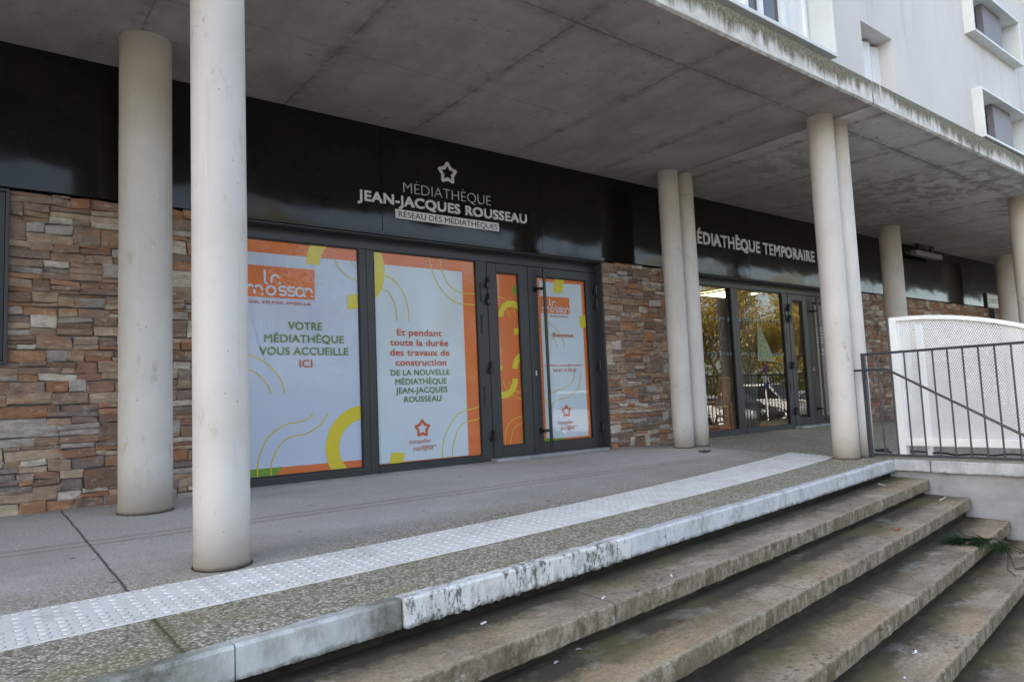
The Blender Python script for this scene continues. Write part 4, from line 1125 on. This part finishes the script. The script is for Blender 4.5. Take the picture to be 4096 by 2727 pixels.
# ------------------------------------------------------------------ inside the temporary library
room = MB()
room.quad((10.9,8.72,-.93),(22,8.72,-.93),(22,14,-.93),(10.9,14,-.93)); room.quad((10.9,8.72,2.42),(22,8.72,2.42),(22,14,2.42),(10.9,14,2.42))
room.quad((10.9,14,-.93),(22,14,-.93),(22,14,2.42),(10.9,14,2.42)); room.quad((10.9,8.72,-.93),(10.9,14,-.93),(10.9,14,2.42),(10.9,8.72,2.42)); room.quad((22,8.72,-.93),(22,14,-.93),(22,14,2.42),(22,8.72,2.42))
structure(room.build('interior_room', plain('interior_paint', (.42, .37, .31), .8)))
t = empty('ceiling_light', (15.0, 10.4, 2.4), 'lit square ceiling panel seen through the temporary library window', 'ceiling light')
q = NT('lit_panel'); q.fin((.9, .88, .75), .5); q.p.inputs['Emission Color'].default_value = (1, .90, .62, 1); q.p.inputs['Emission Strength'].default_value = 4.0; M['lit'] = q.m
boxo('diffuser', M['lit'], t, 14.3, 15.6, 9.95, 10.75, 2.37, 2.395)
m = MB(); frame_mb(m, 14.25, 15.65, 9.9, 10.8, 0, 1, .05); m.v = [Vector((v.x, v.z, 2.365+.04*v.y)) for v in m.v]; m.build('panel_frame', M['pvc'], t)
wood = plain('beech_wood', (.60, .38, .17), .45, 0, .2, 7); pale = plain('pale_birch', (.52, .44, .28), .5, 0, .15, 5)
t = empty('wooden_chair', (14.2, 10.3, -.93), 'beech chair with a solid back standing just inside the window', 'chair')
m = MB(); m.add([(13.93,10.20,-.28),(14.47,10.20,-.28),(14.49,10.12,.31),(13.97,10.12,.31),(13.93,10.24,-.28),(14.47,10.24,-.28),(14.49,10.16,.31),(13.97,10.16,.31)],[(0,1,2,3),(4,7,6,5),(0,4,5,1),(1,5,6,2),(2,6,7,3),(3,7,4,0)])
m.build('backrest', wood, t, .01)
boxo('seat', wood, t, 13.92, 14.48, 10.2, 10.75, -.32, -.27, .01)
for x in (13.96, 14.44):
    for y in (10.2, 10.7):
        m = MB(); m.tube([(x, y, -.30), (x+(.03 if x > 14.2 else -.03), y, -.93)], [.035, .024], 8); m.build('leg', wood, t)
for (x0, x1, y0, y1, z1, lab) in ((12.9, 14.15, 11.2, 11.9, -.36, 'pale birch box unit behind the beech chair'), (14.6, 15.5, 11.0, 11.7, -.40, 'pale birch box unit right of the beech chair'), (15.6, 16.7, 10.9, 11.5, -.34, 'pale birch box unit farthest from the beech chair')):
    t = empty('storage_unit', (x0, y0, -.93), lab, 'storage unit', 'low birch units inside the library')
    m = MB(); frame_mb(m, x0, x1, -.92, z1, y0, y1, .05); m.box(x0+.05, x1-.05, y1-.06, y1-.04, -.87, z1-.05); m.build('carcass', pale, t, .006)
    boxo('shelf', pale, t, x0+.05, x1-.05, y0+.05, y1-.06, -.66, -.62)
m = MB(); m.box(13.2, 15.9, 9.5, 10.9, -.926, -.915); tag(m.build('rug', plain('red_rug', (.50, .12, .09), .9)), 'red rug on the floor under the beech chair', 'rug')
m = MB(); n = 60
for i in range(n+1):
    x = 12.95+.9*i/n; yy = 9.05+.05*math.sin(i*.9); m.v += [Vector((x, yy, -.88)), Vector((x, yy, 2.3))]
for i in range(n): m.f.append([2*i, 2*i+2, 2*i+3, 2*i+1]); m.mi.append(0)
tag(m.build('curtain', plain('grey_curtain', (.36, .34, .35), .9), None, 0, True), 'pale grey curtain hanging behind the first window mullion', 'curtain')
m = MB(); m.box(11.5, 16.0, 13.2, 13.8, -.93, 1.1); tag(m.build('bookcase', plain('dark_bookcase', (.08, .065, .055), .6), None, .01), 'dark bookcase against the back wall of the library', 'bookcase')
# stickers on that glass
a = Art(8.646, None); a.poly([(13.355, .596), (14.015, .578), (13.404, 1.536)])
q = NT('translucent_blue_sticker'); q.fin((.30, .46, .50), .6); tr = q.n('ShaderNodeBsdfTransparent'); mx = q.n('ShaderNodeMixShader'); mx.inputs[0].default_value = .45
q.link(q.p.outputs[0], mx.inputs[1]); q.link(tr.outputs[0], mx.inputs[2]); q.link(mx.outputs[0], q.out.inputs[0]); M['sticker'] = q.m
q = NT('pale_translucent_paper'); q.fin((.50, .60, .42), .6); tr = q.n('ShaderNodeBsdfTransparent'); mx = q.n('ShaderNodeMixShader'); mx.inputs[0].default_value = .62
q.link(q.p.outputs[0], mx.inputs[1]); q.link(tr.outputs[0], mx.inputs[2]); q.link(mx.outputs[0], q.out.inputs[0]); M['paper'] = q.m
tri = empty('paper_notice', (13.4, 8.646, .58), 'pale triangular paper stuck on the glass of the temporary library', 'notice')
a.build('sheet', M['paper'], tri)
a = Art(8.6445, None)
for i, z in enumerate((.66, .70, .74, .80, .85, .90, .95, 1.0, 1.06)):
    w = (1.536-z)*.30; c = 13.40+(1.536-z)*.30; a.rect(c-w*.55, c+w*.55, z, z+.012)
a.build('printed_lines', M['green'], tri)
for z, lab in ((1.43, 'upper row of small pale blue stickers across the library glass'), (.705, 'lower row of small pale blue stickers across the library glass')):
    a = Art(8.645, None); r = random.Random(int(z*100))
    for xa, xb in ((11.0, 12.44), (12.76, 14.36)):
        x = xa
        while x < xb:
            k = r.choice((0, 1, 2, 3)); h = .075
            if k == 0: a.ring(x+.03, z+.035, .036, .018, 30, 330)
            elif k == 1: a.stroke([(x, z), (x+.02, z+.07), (x+.045, z+.02), (x+.06, z+.075)], .014)
            elif k == 2: a.ring(x+.03, z+.02, .03, .014, 0, 360); a.stroke([(x+.055, z+.02), (x+.05, z+.085)], .014)
            else: a.stroke([(x, z+.01), (x+.06, z+.06)], .016); a.stroke([(x, z+.06), (x+.06, z+.01)], .016)
            x += r.choice((.10, .12, .16))
    tag(a.build('sticker_row', M['sticker'], None), lab, 'stickers')
t = empty('window_poster', (15.6, 8.648, -.68), 'dull grey film with faint pale lines on the library wide door leaf', 'poster', 'printed films on the library door')
a = Art(8.648, None); a.rect(15.80, 16.684, -.68, 1.92); a.build('sheet', M['frost'], t)
a = Art(8.646, None)
for z in (1.36, 1.30, 1.22, 1.14, 1.08, 1.02, .86, .82, .74): a.rect(15.86, 16.55, z, z+.022)
a.build('printed_lines', M['film_lav'], t)

# ------------------------------------------------------------------ small things lying about
def litter(name, lab, cat, mat, build, grp=None):
    m = MB(); build(m); return tag(m.build(name, mat), lab, cat, grp)
def leaf(x, y, z, l, w, a):
    def f(m):
        c, s_ = math.cos(a), math.sin(a); T = lambda u, v, h: (x+u*c-v*s_, y+u*s_+v*c, z+h)
        m.add([T(-l/2,0,.004), T(-l*.2,w/2,.012), T(l*.25,w*.45,.010), T(l/2,0,.002), T(l*.2,-w*.5,.012), T(-l*.25,-w*.45,.010), T(0,0,.0045)], [(0,1,6),(1,2,6),(2,3,6),(3,4,6),(4,5,6),(5,0,6)])
    return f
red_leaf = plain('dry_orange_leaf', (.36, .085, .025), .7); pale_leaf = plain('bleached_leaf', (.33, .34, .34), .6); brown_leaf = plain('brown_leaf', (.12, .06, .03), .8)
litter('dry_leaf', 'orange dry leaf on the second step down', 'leaf', red_leaf, leaf(7.27, 3.30, -1.441, .17, .05, .3), 'dry leaves on the steps')
litter('dry_leaf', 'brown dry leaf on the fourth step in the foreground', 'leaf', brown_leaf, leaf(4.95, 2.42, -1.678, .11, .04, .2), 'dry leaves on the steps')
litter('dry_leaf', 'pale bleached leaf near the left end of the second step', 'leaf', pale_leaf, leaf(2.78, 3.08, -1.440, .045, .02, -.5), 'dry leaves on the steps')
litter('dry_leaf', 'grey bleached leaf lower on the second step, nearest the picture bottom', 'leaf', pale_leaf, leaf(2.56, 3.02, -1.440, .055, .02, .2), 'dry leaves on the steps')
litter('dry_leaf', 'tiny orange leaf on the terrace beside the cracked column foot', 'leaf', red_leaf, leaf(9.35, 4.78, zt(4.78)+.001, .06, .035, .2), 'dry leaves on the terrace')
litter('dry_leaf', 'small orange leaf near the kerb below the railing post', 'leaf', red_leaf, leaf(9.3, 4.5, zt(4.5)+.001, .06, .03, 1.2), 'dry leaves on the terrace')
butts = [(3.11, 3.20, -1.244, .4, 'white cigarette end left of centre on the top step'), (3.8, 3.24, -1.244, .9, 'white cigarette end in the middle of the top step'), (2.30, 3.33, -1.244, .1, 'white paper scrap near the left end of the top step'),
         (9.45, 3.72, -1.440, .15, 'long white stick on the second step beside the side wall'), (8.9, 4.18, -1.244, .9, 'bluish white stick on the top step near the kerb corner')]
for x, y, z, a, lab in butts:
    l = .09 if x > 8.5 else .018; l = .15 if x > 9.3 else l
    litter('cigarette_end' if x < 8 else 'paper_stick', lab, 'litter', M['sign_letter'], lambda m: m.tube([(x-l*math.cos(a), y-l*math.sin(a), z+.008), (x+l*math.cos(a), y+l*math.sin(a), z+.010)], .006, 6), 'litter on the steps')
foil = plain('silver_foil', (.75, .75, .78), .22, 1.0)
def crumple(x, y, z, s):
    def f(m):
        r = random.Random(int(x*100)); n, k = 6, 9; b = len(m.v)
        for i in range(n):
            for j in range(k):
                w = 2*math.pi*j/k; rr = s*math.sin(math.pi*(i+.4)/n)*r.uniform(.5, 1.2); m.v.append(Vector((x+rr*math.cos(w), y+rr*math.sin(w)*.7, z+s*.45*(1-math.cos(math.pi*(i+.4)/n))*r.uniform(.6, 1.1))))
        for i in range(n-1):
            for j in range(k): m.f.append([b+i*k+j, b+i*k+(j+1) % k, b+(i+1)*k+(j+1) % k, b+(i+1)*k+j]); m.mi.append(0)
    return f
litter('foil_scrap', 'crumpled silver foil on the fourth step, the largest scrap', 'foil', foil, crumple(5.30, 2.36, -1.897, .030), 'litter on the steps')
litter('foil_scrap', 'small silver scrap nearest the picture bottom on the fourth step', 'foil', foil, crumple(4.80, 2.22, -1.897, .018), 'litter on the steps')
litter('foil_scrap', 'tiny silver scrap on the lowest step at the right', 'foil', foil, crumple(6.75, 2.12, -2.117, .016), 'litter on the steps')
# crumbs of leaf and grit gathered under the nosings
m = MB(); r = random.Random(4)
for i in range(5):
    zt_ = Zs[i]; o_ = O[i]; back = (O[i-1] if i else .10)
    for k in range(240):
        x = r.uniform(-1, 9.7)
        if r.random() < .45: x = r.uniform(7.5, 9.72)
        y = K(x)+back-abs(r.gauss(0, .08))+(.02 if i else 0); s_ = r.uniform(.004, .014); a = r.uniform(0, 6.3)
        z = zt_+.006
        m.add([(x+s_*math.cos(a+q), y+s_*math.sin(a+q)*.8, z+r.uniform(0, s_*.6)) for q in (0, 1.7, 3.2, 4.6)], [(0,1,2,3)])
o_ = m.build('leaf_debris', plain('leaf_debris_mix', (.11, .075, .05), .9, 0, .6, 40)); o_['kind'] = 'stuff'
# pine sprig on the lower steps
t = empty('pine_sprig', (8.2, 2.95, -1.68), 'green pine sprig with bare twigs lying over the lower right steps', 'pine branch')
def draped(x, y):                             # follow the steps
    d = y-K(x)
    return (-1.676 if d > O[2]-.0 else (-1.676 if d > O[2] else -1.896 if d > O[3] else -2.116)) if d < O[1] else -1.44
tw = [[(8.05,2.99,-1.655),(8.25,2.95,-1.64),(8.45,2.86,-1.645),(8.60,2.74,-1.78),(8.75,2.62,-1.85),(8.70,2.50,-1.878)], [(8.30,2.80,-1.66),(8.35,2.72,-1.76),(8.2,2.63,-1.872),(8.42,2.55,-1.870),(8.62,2.47,-1.865),(8.72,2.52,-1.83)],
      [(8.45,2.86,-1.645),(8.62,2.80,-1.72),(8.95,2.74,-1.86)], [(8.35,2.72,-1.76),(8.10,2.66,-1.872),(7.95,2.55,-1.882)], [(8.2,2.63,-1.872),(8.25,2.50,-1.865),(8.5,2.42,-1.88)]]
m = MB()
for l in tw:
    L3 = [Vector(p) for p in l]; m.tube(L3, [.011-.006*i/(len(l)-1) for i in range(len(l))], 6)
m.build('twig', M['bark'], t)
m = MB(); r = random.Random(11)
def tuft(c, d, n, L):
    c, d = Vector(c), Vector(d).normalized()
    for _ in range(n):
        s0 = c+d*r.uniform(-.10, .06); e = (d+Vector((r.gauss(0,.36), r.gauss(0,.36), r.gauss(0,.13)))).normalized()*L*r.uniform(.6, 1.1)
        sd = e.cross(Vector((r.uniform(-1,1), r.uniform(-1,1), 1))).normalized()*.0042
        mid = s0+e*.55+Vector((0,0,.012)); end = s0+e+Vector((0,0,-.02))
        m.add([s0-sd, s0+sd, mid+sd*.8, mid-sd*.8], [(0,1,2,3)]); m.add([mid-sd*.8, mid+sd*.8, end], [(0,1,2)])
tuft((8.16,3.03,-1.655), (-.80,.62,.10), 300, .26); tuft((8.30,2.93,-1.655), (-.98,.10,.04), 330, .27); tuft((8.38,2.80,-1.69), (-.85,-.40,-.10), 220, .22); tuft((8.80,2.70,-1.845), (-.5,-.5,.02), 110, .16)
m.build('needles', M['needle'], t)
# dark twig on the terrace
m = MB(); r = random.Random(2); x0, y0 = 9.07, 6.89
for a, l in ((.1, .16), (2.9, .2), (.7, .14), (2.4, .12), (-.4, .12)):
    m.tube([(x0, y0, zt(y0)+.01), (x0+l*.5*math.cos(a), y0+l*.5*math.sin(a), zt(y0)+.025), (x0+l*math.cos(a+.3), y0+l*math.sin(a+.3), zt(y0)+.035)], [.012, .010, .006], 5)
tag(m.build('twig', M['cable']), 'small dark forked twig on the terrace in front of the paired columns', 'twig')

# ------------------------------------------------------------------ across the street: what the glass mirrors
def tree_proto(seed, leaf_mat, name, lab, bare):
    r = random.Random(seed); t = bpy.data.objects.new(name, None); COL.objects.link(t); tag(t, lab, 'tree', 'trees across the street')
    m = MB(); tips = []
    def grow(p, d, l, rad, lev):
        pts = [p]; rs = [rad]; q = p.copy(); dd = d.copy()
        for i in range(4):
            dd = (dd+Vector((r.gauss(0,.16), r.gauss(0,.16), r.gauss(.03,.1)))).normalized(); q = q+dd*l/4; pts.append(q.copy()); rs.append(rad*(1-.14*(i+1)))
        m.tube(pts, rs, 7 if lev < 2 else 4, False)
        if lev >= 2: tips.extend(pts[1:])
        if lev < 4:
            for k in range(3 if lev < 3 else 2):
                a = r.uniform(0, 6.28); e = (dd+Vector((math.cos(a), math.sin(a), r.uniform(-.1,.5)))*r.uniform(.55,.95)).normalized()
                grow(pts[r.choice((2,3,4))], e, l*r.uniform(.62,.8), rs[-1]*.72, lev+1)
    grow(Vector((0,0,-.1)), Vector((0,0,1)), 3.6, .24, 0)
    o = m.build('trunk', M['bark'], None, 0, True, True); o.parent = t
    m = MB()
    for p in tips:
        for _ in range(bare):
            c = p+Vector((r.gauss(0,.34), r.gauss(0,.34), r.gauss(0,.30))); s_ = r.uniform(.05,.13); n = Vector((r.gauss(0,1), r.gauss(0,1), r.gauss(0,1))).normalized(); u = n.orthogonal().normalized()*s_; v = n.cross(u)*.7
            m.add([c-u, c-v, c+u, c+v], [(0,1,2,3)])
    o = m.build('crown', leaf_mat, None, 0, False, True); o.parent = t
    return t
def copy_tree(t, lab):
    c = t.copy(); COL.objects.link(c); c['label'] = lab
    for ch in list(t.children):
        d = ch.copy(); COL.objects.link(d); d.parent = c
    return c
ta = tree_proto(5, M['leaf_gold'], 'golden_tree', 'golden leafed tree across the street', 16)
tb = tree_proto(9, M['leaf_green'], 'green_tree', 'dark green tree across the street', 18)
words = ['first', 'second', 'third', 'fourth', 'fifth', 'sixth', 'seventh', 'eighth', 'ninth', 'tenth', 'eleventh', 'twelfth', 'thirteenth', 'fourteenth', 'fifteenth', 'sixteenth', 'seventeenth', 'eighteenth', 'nineteenth', 'twentieth', 'twenty-first']
spots = [(9,-15,0),(16,-19,0),(22,-14,1),(27,-17,0),(31,-14.5,0),(35,-18,0),(38,-14,0),(42,-17,0),(46,-15,0),(51,-18,0),(56,-15,1),(33,-23,0),(41,-24,0),(2,-17,1),(24,-22,0),(47,-23,0),(54,-25,0),(29,-20,1),(60,-20,0),(37,-21,1)]
spots.sort()
for i, (x, y, k) in enumerate(spots):
    src = (ta, tb)[k]; lab = ('golden' if k == 0 else 'dark green')+' tree beyond the parked cars, '+words[i]+' from the left of the row'
    o = src if not src.get('used') else copy_tree(src, lab)
    src['used'] = 1; o['label'] = lab
    o.location = (x, y, 0); o.rotation_euler = (0, 0, i*1.7); s_ = 1.0+.12*math.sin(i*2.3); o.scale = (s_, s_, s_)
for o in (ta, tb): del o['used']
m = MB(); r = random.Random(8)
for _ in range(26000):
    c = Vector((r.uniform(-10, 75), r.gauss(-12.4, .7), abs(r.gauss(1.3, .8)))); s_ = r.uniform(.06,.16); n = Vector((r.gauss(0,1), r.gauss(0,1), r.gauss(0,1))).normalized(); u = n.orthogonal().normalized()*s_; v = n.cross(u)*.7
    m.add([c-u, c-v, c+u, c+v], [(0,1,2,3)])
o = m.build('hedge', M['leaf_green'], None, 0, False, True); tag(o, 'long dark hedge behind the parked cars across the street', 'hedge')

def car_proto(lab, col, L, H, van):
    t = bpy.data.objects.new('parked_car', None); COL.objects.link(t); tag(t, lab, 'car', 'cars parked across the street')
    paint = plain('car_paint_'+lab.split()[0], col, .3, 0, .03, 2, .5, (1, .05)); w = .86
    if van: low = [(-L/2,.35),(-L/2,.95),(-L/2+.1,1.05),(L/2-1.0,1.05),(L/2-.1,.85),(L/2,.6),(L/2,.3)]; top = [(-L/2+.1,1.05),(-L/2+.2,H),(L/2-1.7,H),(L/2-.95,1.05)]
    else: low = [(-L/2,.4),(-L/2+.02,.85),(-L/2+.3,.95),(L/2-1.2,.93),(L/2-.15,.72),(L/2,.5),(L/2,.28)]; top = [(-L/2+.35,.95),(-L/2+.9,H),(L/2-2.0,H),(L/2-1.15,.93)]
    low = low+[(L/2-.3,.22),(-L/2+.3,.22)]
    def ext(prof, wa, wb, zt0, zt1):
        m = MB(); n = len(prof)
        for sg in (-1, 1):
            for x, z in prof:
                f = (z-zt0)/(zt1-zt0) if zt1 > zt0 else 0; m.v.append(Vector((x, sg*(wa+(wb-wa)*max(0,min(1,f))), z)))
        for i in range(n): m.f.append([i, (i+1) % n, n+(i+1) % n, n+i]); m.mi.append(0)
        m.f += [list(range(n)), [n+i for i in range(n)][::-1]]; m.mi += [0, 0]
        return m
    a = ext(low, w, w, 0, 0).build('body', paint, None, .06, False, True); a.parent = t
    a = ext(top, w-.02, w-.2, top[0][1], H).build('cabin', paint, None, .05, False, True); a.parent = t
    g = [(x*.94+(.0), z+(.10 if i in (0,3) else -.10)) for i, (x, z) in enumerate(top)]
    a = ext(g, w-.005, w-.17, top[0][1], H).build('side_windows', M['car_glass'], None, .03, False, True); a.parent = t
    (xa, za), (xb, zb) = top[2], top[3]
    m = MB(); e = .015; m.quad((xa+.08+e, -.60, za-.07), (xb-.06+e, -.72, zb+.08), (xb-.06+e, .72, zb+.08), (xa+.08+e, .60, za-.07)); a = m.build('windscreen', M['car_glass'], None, 0, False, True); a.parent = t
    tyre = plain('tyre_rubber', (.02,.02,.02), .8)
    for x in (-L/2+.75, L/2-.85):
        for sg in (-1, 1):
            m = MB(); m.tube([(x, sg*(w-.2), .32), (x, sg*(w-.02), .32), (x, sg*(w+.01), .32)], [.32, .32, .29], 20); a = m.build('wheel', tyre, None, 0, False, True); a.parent = t
            m = MB(); m.tube([(x, sg*(w+.005), .32), (x, sg*(w+.02), .32)], [.19, .17], 14); a = m.build('rim', M['white_metal'], None, 0, False, True); a.parent = t
    for sg in (-1, 1):
        m = MB(); m.box(L/2-.16, L/2-.01, sg*.62-.16, sg*.62+.16, .55, .70); a = m.build('headlight', M['white_metal'], None, .03, False, True); a.parent = t
    return t
cw = car_proto('white hatchback', (.72,.73,.74), 4.1, 1.48, False); cd = car_proto('black saloon', (.015,.016,.018), 4.4, 1.45, False); cv = car_proto('pale van', (.70,.72,.75), 4.6, 1.95, True)
done = set()
for i, (src, x, y, a, lab) in enumerate(((cw, 27.5, -8.2, 1.5, 'white hatchback nearest the no parking sign'), (cd, 30.6, -8.8, 1.62, 'black saloon right of the white hatchback'), (cv, 33.5, -9.0, 1.5, 'pale van parked beside the black saloon'),
        (cw, 36.4, -8.7, 1.6, 'white hatchback beyond the pale van'), (cd, 24.4, -8.5, 1.55, 'black saloon left of the no parking signs'), (cv, 21.3, -8.8, 1.5, 'pale van at the left end of the parked row'), (cw, 39.4, -8.9, 1.5, 'white hatchback at the right end of the parked row'))):
    o = src if src.name not in done else copy_tree(src, lab)
    done.add(src.name); o['label'] = lab; o.location = (x, y, 0); o.rotation_euler = (0, 0, a)
# no parking signs and a lamp post on the kerb opposite
blue = plain('sign_blue', (.02,.07,.32), .4); red = plain('sign_red', (.55,.03,.03), .4)
def no_parking(x, y, lab):
    t = bpy.data.objects.new('parking_sign', None); COL.objects.link(t); t.location = (x, y, 0); tag(t, lab, 'road sign', 'no parking signs across the street')
    def add(m, n, mt): o = m.build(n, mt, None, 0, False, True); o.parent = t
    m = MB(); m.tube([(0,0,0),(0,0,2.75)], .03, 10); add(m, 'post', M['white_metal'])
    m = MB(); m.tube([(0,.035,2.6),(0,.05,2.6)], .225, 28); add(m, 'blue_disc', blue)
    m = MB(); n = 36
    for k in range(n):
        a0, a1 = 2*math.pi*k/n, 2*math.pi*(k+1)/n; m.quad(*[(rr*math.cos(w), .054, 2.6+rr*math.sin(w)) for rr, w in ((.185,a0),(.225,a0),(.225,a1),(.185,a1))])
    m.quad((-.15,.055,2.72),(-.12,.055,2.75),(.15,.055,2.48),(.12,.055,2.45)); add(m, 'red_ring', red)
    m = MB(); m.box(-.2,.2,.035,.05,1.98,2.32); add(m, 'white_plate', M['pvc'])
    m = MB(); m.box(-.2,.2,.035,.05,1.68,1.95); add(m, 'blue_plate', blue)
no_parking(29.3, -6.2, 'no parking sign with white and blue plates nearest the terrace'); no_parking(33.5, -11.2, 'smaller looking no parking sign farther down the street')
t = bpy.data.objects.new('street_lamp', None); COL.objects.link(t); t.location = (20.6, -1.6, 0); tag(t, 'pale slim lamp post on the pavement opposite the library', 'street lamp')
m = MB(); m.tube([(0,0,0),(0,0,1.2),(0,0,6)], [.10,.075,.05], 14); o = m.build('post', M['white_metal'], None, 0, True, True); o.parent = t
m = MB(); m.tube([(0,0,5.9),(0,.3,6.2),(0,.9,6.3)], .035, 8); o = m.build('arm', M['white_metal'], None, 0, False, True); o.parent = t
m = MB(); m.box(-.12,.12,.8,1.3,6.24,6.34); o = m.build('lamp_head', M['frame'], None, .02, False, True); o.parent = t
